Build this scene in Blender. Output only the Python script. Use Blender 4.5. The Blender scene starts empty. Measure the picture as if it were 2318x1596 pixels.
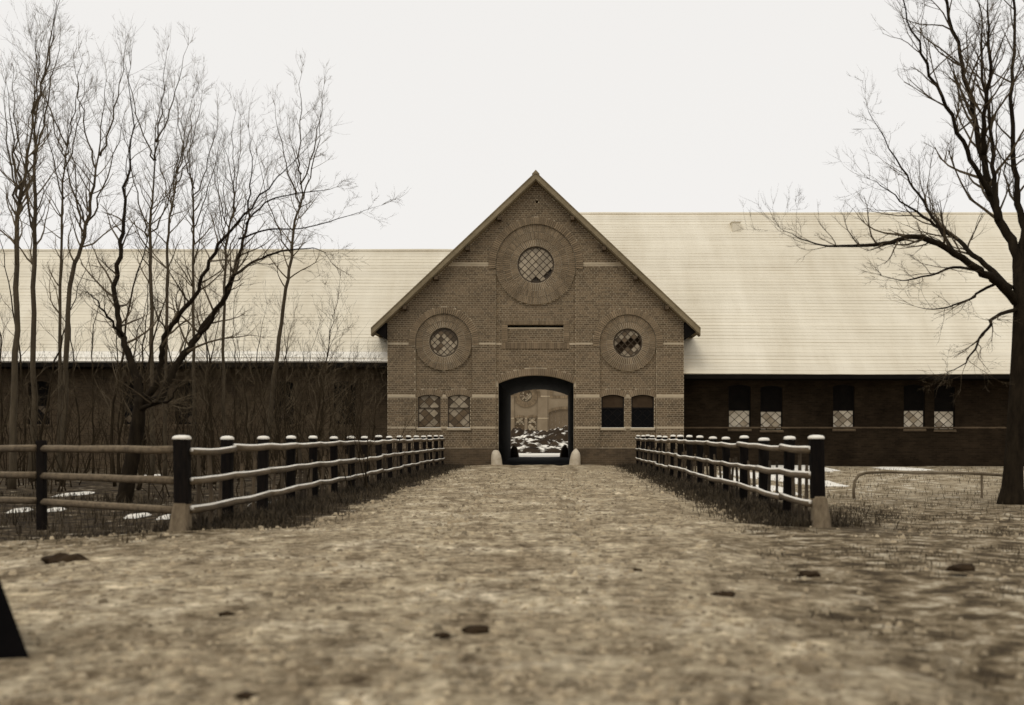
import bpy, bmesh, math, random
from mathutils import Vector, noise
random.seed(7)
R = math.radians
scene = bpy.context.scene
col = scene.collection

# ------------------------------------------------------------------ camera
EYE, F = 1.12, 2485.0            # eye height (m), focal length in photo units (2318 wide)
VPX, HZN = 1245.0, 982.0         # vanishing point of the road axis, horizon
cam_d = bpy.data.cameras.new('camera'); cam = bpy.data.objects.new('camera', cam_d); col.objects.link(cam)
cam.location = (0, 0, EYE); cam.rotation_euler = (R(90), 0, 0)
cam_d.sensor_width = 36.0; cam_d.lens = 36.0 * F / 2318.0
cam_d.shift_x = (1159.0 - VPX) / 2318.0; cam_d.shift_y = (HZN - 798.0) / 2318.0
cam_d.clip_end = 2000
cam_d.dof.use_dof = True; cam_d.dof.focus_distance = 38.5; cam_d.dof.aperture_fstop = 1.4
scene.camera = cam

# ------------------------------------------------------------------ sky + sun (bright overcast winter day)
SUN_EL, SUN_AZ = R(52), R(205)
w = bpy.data.worlds.new('World'); scene.world = w; w.use_nodes = True
nt = w.node_tree; nt.nodes.clear()
sky = nt.nodes.new('ShaderNodeTexSky'); sky.sky_type = 'NISHITA'; sky.sun_disc = False
sky.sun_elevation = SUN_EL; sky.sun_rotation = SUN_AZ; sky.dust_density = 4; sky.air_density = 1.5
bw = nt.nodes.new('ShaderNodeRGBToBW')
mx = nt.nodes.new('ShaderNodeMix'); mx.data_type = 'RGBA'; mx.inputs[0].default_value = 0.88
mx.inputs[7].default_value = (9.7, 9.5, 9.25, 1)       # even cloud layer
bg = nt.nodes.new('ShaderNodeBackground'); bg.inputs[1].default_value = 0.1
out = nt.nodes.new('ShaderNodeOutputWorld')
nt.links.new(sky.outputs[0], bw.inputs[0]); nt.links.new(bw.outputs[0], mx.inputs[6])
nt.links.new(mx.outputs[2], bg.inputs[0]); nt.links.new(bg.outputs[0], out.inputs[0])
sl = bpy.data.lights.new('sun', 'SUN'); sl.energy = 0.8; sl.angle = R(25); sl.color = (1, .95, .86)
so = bpy.data.objects.new('sun', sl); col.objects.link(so)
sd = Vector((math.sin(SUN_AZ) * math.cos(SUN_EL), math.cos(SUN_AZ) * math.cos(SUN_EL), math.sin(SUN_EL)))
so.rotation_euler = sd.to_track_quat('Z', 'Y').to_euler(); so.location = (0, 0, 40)
vs = scene.view_settings
vs.view_transform = 'Standard'; vs.look = 'None'; vs.gamma = 1; vs.exposure = 0.0; vs.use_curve_mapping = False

# ------------------------------------------------------------------ helpers
def P(u, v, Y):
    """photo pixel (2318 wide) on the plane at distance Y"""
    return Vector(((u - VPX) / F * Y, Y, EYE + (HZN - v) / F * Y))
GY = 39.0
def z1(x, y):                     # gable close-up, upper part
    p = P((880 + x / 2.634) * .9257, (400 + y / 2.634) * .9257, GY); return p.x, p.z
def z2(x, y):                     # gable close-up, lower part
    p = P((900 + x / 2.7595) * .9257, (860 + y / 2.7595) * .9257, GY); return p.x, p.z

def tag(o, label=None, cat=None, group=None, kind=None):
    if label: o['label'] = label
    if cat: o['category'] = cat
    if group: o['group'] = group
    if kind: o['kind'] = kind
    return o
def empty(name, loc=(0, 0, 0)):
    o = bpy.data.objects.new(name, None); o.empty_display_size = .3; o.location = loc; col.objects.link(o); return o
def link(name, me, parent=None, kind=None):
    o = bpy.data.objects.new(name, me); col.objects.link(o)
    if parent:
        o.parent = parent
        o.matrix_parent_inverse = world(parent).inverted()
    if kind: o['kind'] = kind
    return o
from mathutils import Matrix
def world(o):
    m = Matrix.LocRotScale(o.location, o.rotation_euler, o.scale)
    if o.parent: return world(o.parent) @ o.matrix_parent_inverse @ m
    return m

class MB:
    def __init__(s): s.v = []; s.f = []
    def add(s, vs_, fs):
        n = len(s.v); s.v += [tuple(p) for p in vs_]; s.f += [tuple(i + n for i in f) for f in fs]; return s
    def box(s, a, b):
        (x0, y0, z0), (x1, y1, z1_) = a, b
        return s.add([(x0,y0,z0),(x1,y0,z0),(x1,y1,z0),(x0,y1,z0),(x0,y0,z1_),(x1,y0,z1_),(x1,y1,z1_),(x0,y1,z1_)],
                     [(0,3,2,1),(4,5,6,7),(0,1,5,4),(1,2,6,5),(2,3,7,6),(3,0,4,7)])
    def prism(s, poly, y0, y1):
        """polygon in x,z extruded from y0 (front) to y1"""
        n = len(poly)
        vs_ = [(x, y0, z) for x, z in poly] + [(x, y1, z) for x, z in poly]
        a = sum(poly[i][0]*poly[(i+1) % n][1] - poly[(i+1) % n][0]*poly[i][1] for i in range(n))
        fr = list(range(n)); bk = list(range(2*n-1, n-1, -1))
        sides = [(i, n+i, n+(i+1) % n, (i+1) % n) for i in range(n)]
        if a < 0: fr = fr[::-1]; bk = bk[::-1]; sides = [q[::-1] for q in sides]
        return s.add(vs_, [tuple(fr), tuple(bk)] + sides)
    def tube(s, pts, rad, n=6, cap=True):
        pts = [Vector(p) for p in pts]; m = len(pts)
        if not hasattr(rad, '__len__'): rad = [rad] * m
        base = len(s.v); ref = None
        for i, p in enumerate(pts):
            d = (pts[min(i+1, m-1)] - pts[max(i-1, 0)])
            if d.length < 1e-6: d = Vector((0, 0, 1))
            d.normalize()
            if ref is None: ref = Vector((1, 0, 0)) if abs(d.x) < .8 else Vector((0, 1, 0))
            a = d.cross(ref)
            if a.length < 1e-4: a = d.cross(Vector((.3, .9, .2)))
            a.normalize(); b = d.cross(a); ref = -b.cross(d) if False else ref
            for k in range(n):
                t = 2 * math.pi * k / n
                q = p + (a * math.cos(t) + b * math.sin(t)) * rad[i]
                s.v.append((q.x, q.y, q.z))
        for i in range(m - 1):
            for k in range(n):
                k2 = (k + 1) % n
                s.f.append((base+i*n+k, base+i*n+k2, base+(i+1)*n+k2, base+(i+1)*n+k))
        if cap and n > 3:
            s.f.append(tuple(base + k for k in range(n))[::-1]); s.f.append(tuple(base+(m-1)*n+k for k in range(n)))
        return s
    def mesh(s, name, mat, smooth=False):
        me = bpy.data.meshes.new(name); me.from_pydata(s.v, [], s.f); me.update()
        if mat: me.materials.append(mat)
        if smooth: me.polygons.foreach_set('use_smooth', [True] * len(me.polygons))
        return me
    def build(s, name, mat, parent=None, smooth=False, kind=None):
        return link(name, s.mesh(name, mat, smooth), parent, kind)

def plate(name, outer, holes, y0, y1, mat, parent=None):
    """solid slab in the x-z plane with real holes"""
    cu = bpy.data.curves.new('c', 'CURVE'); cu.dimensions = '2D'; cu.fill_mode = 'BOTH'
    for poly in [outer] + holes:
        sp = cu.splines.new('POLY'); sp.points.add(len(poly) - 1)
        for i, (x, z) in enumerate(poly): sp.points[i].co = (x, z, 0, 1)
        sp.use_cyclic_u = True
    cu.extrude = (y1 - y0) / 2
    t = bpy.data.objects.new('c', cu); col.objects.link(t)
    dg = bpy.context.evaluated_depsgraph_get(); dg.update()
    me = bpy.data.meshes.new_from_object(t.evaluated_get(dg))
    bpy.data.objects.remove(t); bpy.data.curves.remove(cu)
    ym = (y0 + y1) / 2
    for v in me.vertices: v.co = (v.co.x, ym - v.co.z, v.co.y)
    bm = bmesh.new(); bm.from_mesh(me); bmesh.ops.remove_doubles(bm, verts=bm.verts, dist=1e-5)
    bmesh.ops.recalc_face_normals(bm, faces=bm.faces); bm.to_mesh(me); bm.free()
    me.name = name; me.materials.clear(); me.materials.append(mat)
    for p in me.polygons: p.use_smooth = False; p.material_index = 0
    return link(name, me, parent)

# ------------------------------------------------------------------ materials
def mat(name, c1, c2, scale=6, rough=.85, bump=.25, c3=None, stretch=(1, 1, 1), island=0.0, detail=6, obrand=0.0, bscale=None):
    m = bpy.data.materials.new(name); m.use_nodes = True
    t = m.node_tree; N = t.nodes; L = t.links
    b = N['Principled BSDF']; b.inputs['Roughness'].default_value = rough
    b.inputs['Specular IOR Level'].default_value = .25 if max(c2) > .06 else .04
    tc = N.new('ShaderNodeTexCoord'); mp = N.new('ShaderNodeMapping'); mp.inputs['Scale'].default_value = stretch
    L.new(tc.outputs['Object'], mp.inputs[0])
    no = N.new('ShaderNodeTexNoise'); no.inputs['Scale'].default_value = scale; no.inputs['Detail'].default_value = detail
    no.inputs['Roughness'].default_value = .65
    L.new(mp.outputs[0], no.inputs[0])
    cr = N.new('ShaderNodeValToRGB'); cr.color_ramp.elements[0].position = .3; cr.color_ramp.elements[1].position = .7
    cr.color_ramp.elements[0].color = (*c1, 1); cr.color_ramp.elements[1].color = (*c2, 1)
    if c3:
        e = cr.color_ramp.elements.new(.9); e.color = (*c3, 1)
    L.new(no.outputs[0], cr.inputs[0]); src = cr.outputs[0]
    for amt, kind in ((island, 'i'), (obrand, 'o')):
        if amt:
            g = N.new('ShaderNodeNewGeometry' if kind == 'i' else 'ShaderNodeObjectInfo')
            mr = N.new('ShaderNodeMapRange'); mr.inputs[3].default_value = 1 - amt; mr.inputs[4].default_value = 1 + amt
            L.new(g.outputs['Random Per Island' if kind == 'i' else 'Random'], mr.inputs[0])
            hs = N.new('ShaderNodeHueSaturation'); L.new(mr.outputs[0], hs.inputs['Value']); L.new(src, hs.inputs['Color'])
            src = hs.outputs[0]
    L.new(src, b.inputs['Base Color'])
    if bump:
        n2 = N.new('ShaderNodeTexNoise'); n2.inputs['Scale'].default_value = bscale or scale * 5; n2.inputs['Detail'].default_value = 5
        L.new(mp.outputs[0], n2.inputs[0])
        bp = N.new('ShaderNodeBump'); bp.inputs['Strength'].default_value = bump; bp.inputs['Distance'].default_value = .02
        L.new(n2.outputs[0], bp.inputs['Height']); L.new(bp.outputs[0], b.inputs['Normal'])
    return m

def brick_wall_mat(name, c1, c2, mortar):
    """procedural bond for walls too far or too dark to pick single bricks"""
    m = mat(name, c1, c2, 1.2, .9, 0)
    t = m.node_tree; N = t.nodes; L = t.links; b = N['Principled BSDF']
    tc = [n for n in N if n.type == 'TEX_COORD'][0]
    sep = N.new('ShaderNodeSeparateXYZ'); L.new(tc.outputs['Object'], sep.inputs[0])
    ad = N.new('ShaderNodeMath'); L.new(sep.outputs[0], ad.inputs[0]); L.new(sep.outputs[1], ad.inputs[1])
    cb = N.new('ShaderNodeCombineXYZ'); L.new(ad.outputs[0], cb.inputs[0]); L.new(sep.outputs[2], cb.inputs[1])
    br = N.new('ShaderNodeTexBrick'); br.inputs['Scale'].default_value = 1
    br.inputs['Brick Width'].default_value = .225; br.inputs['Row Height'].default_value = .068; br.inputs['Mortar Size'].default_value = .007
    br.inputs['Color1'].default_value = (.75, .75, .75, 1); br.inputs['Color2'].default_value = (1.2, 1.2, 1.2, 1)
    k = [mortar[i] / max(c2[i], 1e-3) for i in range(3)]; br.inputs['Mortar'].default_value = (*k, 1)
    L.new(cb.outputs[0], br.inputs[0])
    src = b.inputs['Base Color'].links[0].from_socket
    mu = N.new('ShaderNodeMix'); mu.data_type = 'RGBA'; mu.blend_type = 'MULTIPLY'; mu.inputs[0].default_value = 1
    L.new(src, mu.inputs[6]); L.new(br.outputs[0], mu.inputs[7]); L.new(mu.outputs[2], b.inputs['Base Color'])
    bp = N.new('ShaderNodeBump'); bp.invert = True; bp.inputs['Strength'].default_value = .6; bp.inputs['Distance'].default_value = .01
    L.new(br.outputs['Fac'], bp.inputs['Height']); L.new(bp.outputs[0], b.inputs['Normal'])
    return m

def snow_top_mat(name, c1, c2, snow, lo=.35, hi=.7, scale=3.0):
    """dark stuff with snow lying on what faces up"""
    m = mat(name, c1, c2, scale, .9, .5)
    t = m.node_tree; N = t.nodes; L = t.links; b = N['Principled BSDF']
    g = N.new('ShaderNodeNewGeometry'); sp = N.new('ShaderNodeSeparateXYZ'); L.new(g.outputs['Normal'], sp.inputs[0])
    no = N.new('ShaderNodeTexNoise'); no.inputs['Scale'].default_value = scale * 1.5; no.inputs['Detail'].default_value = 8
    tc = [n for n in N if n.type == 'TEX_COORD'][0]; L.new(tc.outputs['Object'], no.inputs[0])
    ad = N.new('ShaderNodeMath'); ad.operation = 'MULTIPLY_ADD'; ad.inputs[1].default_value = 1.3; ad.inputs[2].default_value = -.65
    L.new(no.outputs[0], ad.inputs[0])
    a2 = N.new('ShaderNodeMath'); L.new(ad.outputs[0], a2.inputs[0]); L.new(sp.outputs[2], a2.inputs[1])
    mr = N.new('ShaderNodeMapRange'); mr.inputs[1].default_value = lo; mr.inputs[2].default_value = hi; L.new(a2.outputs[0], mr.inputs[0])
    src = b.inputs['Base Color'].links[0].from_socket
    mi = N.new('ShaderNodeMix'); mi.data_type = 'RGBA'; L.new(mr.outputs[0], mi.inputs[0]); L.new(src, mi.inputs[6])
    mi.inputs[7].default_value = (*snow, 1); L.new(mi.outputs[2], b.inputs['Base Color'])
    return m

SNOW = (.80, .755, .66)
M = dict(
    brick=mat('brick', (.116, .082, .047), (.196, .141, .084), .8, .9, .3, island=.28, bscale=60),
    brick_arch=mat('arch_brick', (.185, .134, .081), (.262, .193, .12), 2, .9, .3, obrand=.22, bscale=60),
    brick_ring=mat('ring_brick', (.155, .111, .066), (.232, .17, .104), 2, .9, .3, island=.25, bscale=60),
    mortar=mat('mortar', (.44, .36, .245), (.56, .47, .335), 2, .95, .2),
    bed=mat('lime_bed', (.56, .475, .34), (.68, .595, .45), 2, .95, .2),
    band=mat('pale_band_stone', (.40, .325, .22), (.50, .41, .285), 3, .9, .2),
    plinth=brick_wall_mat('plinth', (.06, .041, .023), (.115, .08, .046), (.15, .11, .07)),
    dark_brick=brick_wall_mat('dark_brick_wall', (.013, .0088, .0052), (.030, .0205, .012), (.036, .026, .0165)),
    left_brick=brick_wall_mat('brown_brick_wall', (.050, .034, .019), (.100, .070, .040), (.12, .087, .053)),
    side_brick=brick_wall_mat('side_brick_wall', (.150, .096, .050), (.215, .140, .076), (.36, .28, .18)),
    tar=mat('tarred_lining', (.003, .003, .0035), (.007, .0065, .0065), 2, .8, .2),  # near-black: the shade inside the passage is put into this colour
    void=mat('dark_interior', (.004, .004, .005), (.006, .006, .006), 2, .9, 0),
    slate=mat('snowed_slate', (.60, .535, .41), (.76, .70, .57), .35, .8, .3, c3=(.82, .775, .66), stretch=(1.6, .35, .35), obrand=.05, bscale=14),
    roof_dark=mat('gatehouse_slate', (.20, .155, .09), (.30, .24, .15), 2, .8, .4),
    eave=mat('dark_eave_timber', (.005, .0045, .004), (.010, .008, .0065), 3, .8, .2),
    verge=mat('weathered_verge', (.17, .132, .075), (.26, .205, .125), 3, .85, .3, stretch=(1, 1, 1)),
    snow=mat('snow', (.74, .69, .59), (.86, .82, .73), 5, .8, .35),
    post=mat('tarred_post', (.005, .0045, .0045), (.014, .0105, .008), 6, .85, .4, stretch=(4, 4, .7), obrand=.3),
    foot=mat('pale_post_foot', (.10, .073, .044), (.24, .185, .117), 7, .9, .5, stretch=(2, 2, .8)),
    rail=mat('weathered_rail', (.06, .042, .024), (.16, .118, .071), 5, .85, .4, stretch=(3, .6, 3), obrand=.2),
    stake=mat('grey_stake', (.03, .021, .013), (.11, .08, .048), 6, .85, .4, obrand=.5),
    frame=mat('window_iron', (.045, .032, .019), (.085, .061, .037), 5, .7, .1),
    frame_dark=mat('dark_window_frame', (.008, .007, .007), (.016, .013, .011), 5, .6, .1),
    glass_a=mat('frosted_pane', (.235, .185, .118), (.40, .33, .235), 3, .3, .1, obrand=.25),  # frost-pale base colour that also carries the sky's reflection
    glass_b=mat('dim_pane', (.075, .050, .026), (.13, .09, .05), 3, .3, .1, obrand=.3),
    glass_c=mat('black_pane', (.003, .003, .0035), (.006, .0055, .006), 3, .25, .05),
    glass_d=mat('bright_pane', (.50, .43, .32), (.66, .59, .47), 3, .35, .1, obrand=.12),  # sky reflection painted into the pane colour
    board=mat('brown_blind', (.040, .026, .015), (.060, .040, .024), 4, .8, .2),
    white=mat('whitewashed_stone', (.40, .33, .23), (.66, .58, .45), 3, .9, .5),
    bark=mat('bark', (.009, .0066, .0043), (.026, .0188, .0113), 5, .9, .8, stretch=(2, 2, .6), bscale=18),
    bark_grey=mat('pale_bark', (.042, .031, .0175), (.095, .071, .042), 5, .9, .7, stretch=(2, 2, .5), bscale=18),
    twig=mat('twig', (.085, .062, .034), (.17, .13, .076), 4, .9, 0),
    twig_dark=mat('dark_twig', (.05, .036, .020), (.11, .081, .046), 4, .9, 0),
    bark_thin=mat('sapling_bark', (.018, .0128, .0074), (.050, .036, .0205), 5, .9, .5, stretch=(2, 2, .5), bscale=18),
    brush=mat('brushwood', (.014, .010, .0056), (.045, .032, .018), 4, .9, 0),
    grass=mat('withered_grass', (.018, .0125, .007), (.075, .055, .031), 2, .9, 0, island=.5),
    clod=mat('dark_clod', (.022, .014, .008), (.05, .033, .018), 9, .9, .8),
    block=mat('tarred_block', (.002, .002, .002), (.005, .004, .004), 5, .9, .3),
    pole=mat('rail_iron', (.09, .066, .04), (.18, .14, .088), 5, .8, .2),
    door=mat('board_door', (.12, .087, .053), (.165, .122, .077), 2, .85, .3, obrand=.06),
    far_brick=mat('far_brick', (.175, .132, .084), (.25, .195, .13), .8, .9, .2),
)

# ------------------------------------------------------------------ ground
def fbm(x, y, s, o=3):
    return sum(noise.noise((x * s * 2**k + 17 * k, y * s * 2**k, 3.1 * k)) / 2**k for k in range(o))
def ground_z(x, y):
    z = 0.02 * fbm(x, y, .35)
    if x < -4.1 and y > 8: z -= .10 * min(1, (-4.1 - x) / 1.2)
    if x > 3.8 and y > 8: z -= .05 * min(1, (x - 3.8) / 1.2)
    return z
def axis(lo, hi, fine_lo, fine_hi, step, grow=1.22):
    a = []; t = fine_lo
    while t <= fine_hi: a.append(t); t += step
    s = step; t = a[-1]
    while t < hi: s *= grow; t += s; a.append(min(t, hi))
    s = step; t = a[0]; b = []
    while t > lo: s *= grow; t -= s; b.append(max(t, lo))
    return b[::-1] + a
def grid(name, xs, ys, zf, material):
    v = [(x, y, zf(x, y)) for y in ys for x in xs]; n = len(xs)
    f = [(j*n+i, j*n+i+1, (j+1)*n+i+1, (j+1)*n+i) for j in range(len(ys)-1) for i in range(n-1)]
    me = bpy.data.meshes.new(name); me.from_pydata(v, [], f); me.materials.append(material)
    me.polygons.foreach_set('use_smooth', [True] * len(f)); me.update()
    return link(name, me)

def ground_material():
    m = bpy.data.materials.new('field'); m.use_nodes = True
    t = m.node_tree; N = t.nodes; L = t.links; b = N['Principled BSDF']
    b.inputs['Roughness'].default_value = .95; b.inputs['Specular IOR Level'].default_value = .1
    tc = N.new('ShaderNodeTexCoord'); sp = N.new('ShaderNodeSeparateXYZ'); L.new(tc.outputs['Object'], sp.inputs[0])
    def nz(s, d=8, r=.65):
        n = N.new('ShaderNodeTexNoise'); n.inputs['Scale'].default_value = s; n.inputs['Detail'].default_value = d
        n.inputs['Roughness'].default_value = r; L.new(tc.outputs['Object'], n.inputs[0]); return n.outputs[0]
    def ramp(src, stops):
        c = N.new('ShaderNodeValToRGB'); e = c.color_ramp.elements
        while len(e) < len(stops): e.new(.5)
        for i, (p, k) in enumerate(stops): e[i].position = p; e[i].color = (*k, 1)
        L.new(src, c.inputs[0]); return c.outputs[0]
    def mr(src, a, b_, c=0, d=1):
        n = N.new('ShaderNodeMapRange'); n.inputs[1].default_value = a; n.inputs[2].default_value = b_
        n.inputs[3].default_value = c; n.inputs[4].default_value = d; L.new(src, n.inputs[0]); return n.outputs[0]
    def mix(f, a, b_):
        n = N.new('ShaderNodeMix'); n.data_type = 'RGBA'; L.new(f, n.inputs[0]); L.new(a, n.inputs[6]); L.new(b_, n.inputs[7]); return n.outputs[2]
    def ma(op, a, b_):
        n = N.new('ShaderNodeMath'); n.operation = op
        for i, q in enumerate((a, b_)):
            if isinstance(q, (int, float)): n.inputs[i].default_value = q
            else: L.new(q, n.inputs[i])
        return n.outputs[0]
    litter = ramp(nz(3.5), [(.38, (.018, .0125, .007)), (.52, (.055, .039, .022)), (.62, (.13, .098, .058)), (.70, (.55, .49, .385))])
    lawn = ramp(nz(2.6), [(.40, (.16, .12, .07)), (.48, (.29, .23, .145)), (.57, (.42, .35, .24)), (.66, (.70, .64, .52))])
    rough = ramp(nz(3.6, 12, .72), [(.42, (.055, .039, .021)), (.48, (.135, .10, .057)), (.54, (.235, .182, .112)), (.62, (.50, .43, .31))])
    wob = mr(nz(.6, 4), 0, 1, -1.5, 1.5)
    sd1 = mr(ma('ADD', sp.outputs[0], ma('MULTIPLY', wob, .35)), 3.7, 4.5)   # dark verge and leaf litter | lawn beyond the fence
    sd2 = mr(ma('ADD', sp.outputs[1], ma('MULTIPLY', wob, 1.2)), 12.2, 14.2, 1, 0)
    sd3 = mr(sp.outputs[0], -2, 0)
    side = ma('MAXIMUM', sd1, ma('MULTIPLY', sd2, sd3))
    near = mr(ma('ADD', sp.outputs[1], ma('MULTIPLY', wob, 2.2)), 17, 24)                    # trampled rough grass near the track | lawn by the wall
    r = mix(near, rough, lawn)
    c = mix(side, litter, r)
    L.new(c, b.inputs['Base Color'])
    bp = N.new('ShaderNodeBump'); bp.inputs['Strength'].default_value = .9; bp.inputs['Distance'].default_value = .05
    L.new(nz(9), bp.inputs['Height']); L.new(bp.outputs[0], b.inputs['Normal'])
    return m
def track_material():
    m = bpy.data.materials.new('frosty_track'); m.use_nodes = True
    t = m.node_tree; N = t.nodes; L = t.links; b = N['Principled BSDF']
    b.inputs['Roughness'].default_value = .95; b.inputs['Specular IOR Level'].default_value = .1
    tc = N.new('ShaderNodeTexCoord'); mp = N.new('ShaderNodeMapping'); L.new(tc.outputs['Object'], mp.inputs[0])
    def nz(s, d=8, r=.7, st=None):
        n = N.new('ShaderNodeTexNoise'); n.inputs['Scale'].default_value = s; n.inputs['Detail'].default_value = d
        n.inputs['Roughness'].default_value = r
        if st:
            q = N.new('ShaderNodeMapping'); q.inputs['Scale'].default_value = st; L.new(tc.outputs['Object'], q.inputs[0]); L.new(q.outputs[0], n.inputs[0])
        else: L.new(tc.outputs['Object'], n.inputs[0])
        return n.outputs[0]
    def ramp(src, stops):
        c = N.new('ShaderNodeValToRGB'); e = c.color_ramp.elements
        while len(e) < len(stops): e.new(.5)
        for i, (p, k) in enumerate(stops): e[i].position = p; e[i].color = (*k, 1)
        L.new(src, c.inputs[0]); return c.outputs[0]
    def mul(a, b_, f=1.0):
        n = N.new('ShaderNodeMix'); n.data_type = 'RGBA'; n.blend_type = 'MULTIPLY'; n.inputs[0].default_value = f
        L.new(a, n.inputs[6]); L.new(b_, n.inputs[7]); return n.outputs[2]
    def mr(src, a, b_, c=0, d=1):
        n = N.new('ShaderNodeMapRange'); n.inputs[1].default_value = a; n.inputs[2].default_value = b_
        n.inputs[3].default_value = c; n.inputs[4].default_value = d; L.new(src, n.inputs[0]); return n.outputs[0]
    def ma(op, a, b_):
        n = N.new('ShaderNodeMath'); n.operation = op
        for i, q in enumerate((a, b_)):
            if isinstance(q, (int, float)): n.inputs[i].default_value = q
            else: L.new(q, n.inputs[i])
        return n.outputs[0]
    def mixc(f, a, b_):
        n = N.new('ShaderNodeMix'); n.data_type = 'RGBA'; L.new(f, n.inputs[0]); L.new(a, n.inputs[6]); L.new(b_, n.inputs[7]); return n.outputs[2]
    sp = N.new('ShaderNodeSeparateXYZ'); L.new(tc.outputs['Object'], sp.inputs[0])
    base = ramp(nz(.9), [(.36, (.27, .21, .132)), (.50, (.40, .328, .217)), (.62, (.54, .458, .325))])
    fine = ramp(nz(9, 10, .74), [(.40, (.34, .31, .28)), (.46, (.80, .78, .75)), (.54, (1.0, 1.0, 1.0)), (.61, (1.55, 1.55, 1.55))])
    ruts = ramp(nz(1.0, 6, .65, (2.2, .22, 1)), [(.38, (.66, .63, .60)), (.47, (1, 1, 1)), (.60, (1.14, 1.14, 1.14))])
    blot = ramp(nz(2.2, 9, .68), [(.39, (.46, .42, .38)), (.46, (.90, .89, .88)), (.55, (1.05, 1.05, 1.05)), (.64, (1.35, 1.35, 1.35))])
    sand = mul(mul(mul(base, fine, .95), ruts, .7), blot, .9)
    turf = ramp(nz(3.6, 12, .72), [(.42, (.055, .039, .021)), (.48, (.135, .10, .057)), (.54, (.235, .182, .112)), (.62, (.50, .43, .31))])
    wob = mr(nz(1.3, 10, .7), .3, .7, -1.5, 1.5)
    near = mr(sp.outputs[1], 9, 16, 1, 0)
    xr = ma('SUBTRACT', sp.outputs[0], ma('MULTIPLY', near, -.9))
    m1 = mr(ma('ADD', xr, ma('MULTIPLY', wob, .8)), 1.9, 3.6)
    m2 = mr(ma('ADD', sp.outputs[0], ma('MULTIPLY', wob, .35)), -2.6, -3.3)
    m2 = ma('MULTIPLY', m2, mr(ma('ADD', sp.outputs[1], wob), 11, 14))
    m3 = ma('MULTIPLY', mr(sp.outputs[0], -2.6, -4), mr(ma('ADD', sp.outputs[1], ma('MULTIPLY', wob, .8)), 9.4, 12.2))
    m2 = ma('MAXIMUM', m2, m3)
    L.new(mixc(ma('MAXIMUM', m1, m2), sand, turf), b.inputs['Base Color'])
    bp = N.new('ShaderNodeBump'); bp.inputs['Strength'].default_value = 1; bp.inputs['Distance'].default_value = .04
    L.new(nz(13), bp.inputs['Height']); L.new(bp.outputs[0], b.inputs['Normal'])
    return m
GM, TM = ground_material(), track_material()
g = grid('ground', axis(-300, 300, -22, 18, .4), axis(-60, 400, 1.5, 40, .4), lambda x, y: ground_z(x, y) - .03, GM)
tag(g, 'frozen field and wood floor on both sides of the track', 'ground', kind='structure')

def edge_l(y):
    far = -3.25 + .12 * fbm(0, y, .5) - .25 * max(0, 1 - (y - 12) / 20) * 0
    a = max(0, min(1, (13.4 - y) / 3.4)); return far - a * a * (3 - 2 * a) * 9 + .3 * fbm(5, y, .9)
def edge_r(y):
    far = 2.75 + .12 * fbm(9, y, .5)
    a = max(0, min(1, (13.0 - y) / 7)); return far - a * .75 + .35 * fbm(7, y, .8)
ys = []; y = 1.6
while y < 39.0: ys.append(y); y += max(.03, y * .0085)
ys.append(39.02)
v, f, NC = [], [], 260
for y in ys:
    xl, xr = edge_l(y), edge_r(y)
    for i in range(NC):
        t = i / (NC - 1); x = xl + (xr - xl) * t
        e = min(1, (x - xl) / 1.1, (xr - x) / 1.1); e = max(0, e)
        bump = .014 * fbm(x, y, 1.8) + (.022 * max(0, fbm(x, y, 5.0, 3)) if y < 22 else .008 * fbm(x, y, 4))
        rut = -.025 * (math.exp(-((x + 1.25 + .1 * fbm(0, y, .3)) / .18)**2) + math.exp(-((x - .35 + .1 * fbm(3, y, .3)) / .18)**2)) * min(1, max(0, (y - 7) / 8))
        v.append((x, y, ground_z(x, y) * .6 - .065 + .085 * (e ** .6) + bump + rut + .03 * fbm(x, y, 1.1) * (1 - e)))
for j in range(len(ys) - 1):
    for i in range(NC - 1): f.append((j*NC+i, j*NC+i+1, (j+1)*NC+i+1, (j+1)*NC+i))
me = bpy.data.meshes.new('road'); me.from_pydata(v, [], f); me.materials.append(TM)
me.polygons.foreach_set('use_smooth', [True] * len(f)); me.update()
tag(link('road', me), 'pale frosty sand track leading to the arched gateway', 'road', kind='structure')

# ------------------------------------------------------------------ brick laying
def subtract(iv, a, b):
    o = []
    for s, e in iv:
        if b <= s or a >= e: o.append((s, e)); continue
        if a > s: o.append((s, a))
        if b < e: o.append((b, e))
    return o
CH, JT = .068, .0145
def lay(mb, z0, z1_, ivf, yf, depth=.05):
    k = 0; z = z0
    while z + CH <= z1_ + 1e-4:
        pitch = .2265 if k % 2 == 0 else .113
        off = (.0565, .0, .1698, .0)[k % 4] if k % 2 == 0 else 0
        for s, e in ivf(z + CH / 2):
            if e - s < .02: continue
            n = math.floor((s - off) / pitch)
            while True:
                a = off + n * pitch; b = a + pitch; n += 1
                if a >= e: break
                a2, b2 = max(a + JT / 2, s + .003), min(b - JT / 2, e - .003)
                if b2 - a2 < .018: continue
                jy = random.uniform(-.0025, .0025); jz = random.uniform(-.001, .001)
                x0, x1 = a2, b2; za, zb = z + JT / 2 + jz, z + CH - JT / 2 + jz
                yy = yf + jy; yb = yf + depth
                mb.add([(x0,yy,za),(x1,yy,za),(x1,yy,zb),(x0,yy,zb),(x0,yb,za),(x1,yb,za),(x1,yb,zb),(x0,yb,zb)],
                       [(0,1,2,3),(1,5,6,2),(3,2,6,7),(4,0,3,7),(4,5,1,0)])
        z += CH; k += 1
def arc_pts(cx, cz, r, a0, a1, n):
    return [(cx + r * math.cos(a0 + (a1 - a0) * i / n), cz + r * math.sin(a0 + (a1 - a0) * i / n)) for i in range(n + 1)]
def circle(cx, cz, r, n=56): return arc_pts(cx, cz, r, 0, 2 * math.pi * (n - 1) / n, n - 1)
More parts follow.
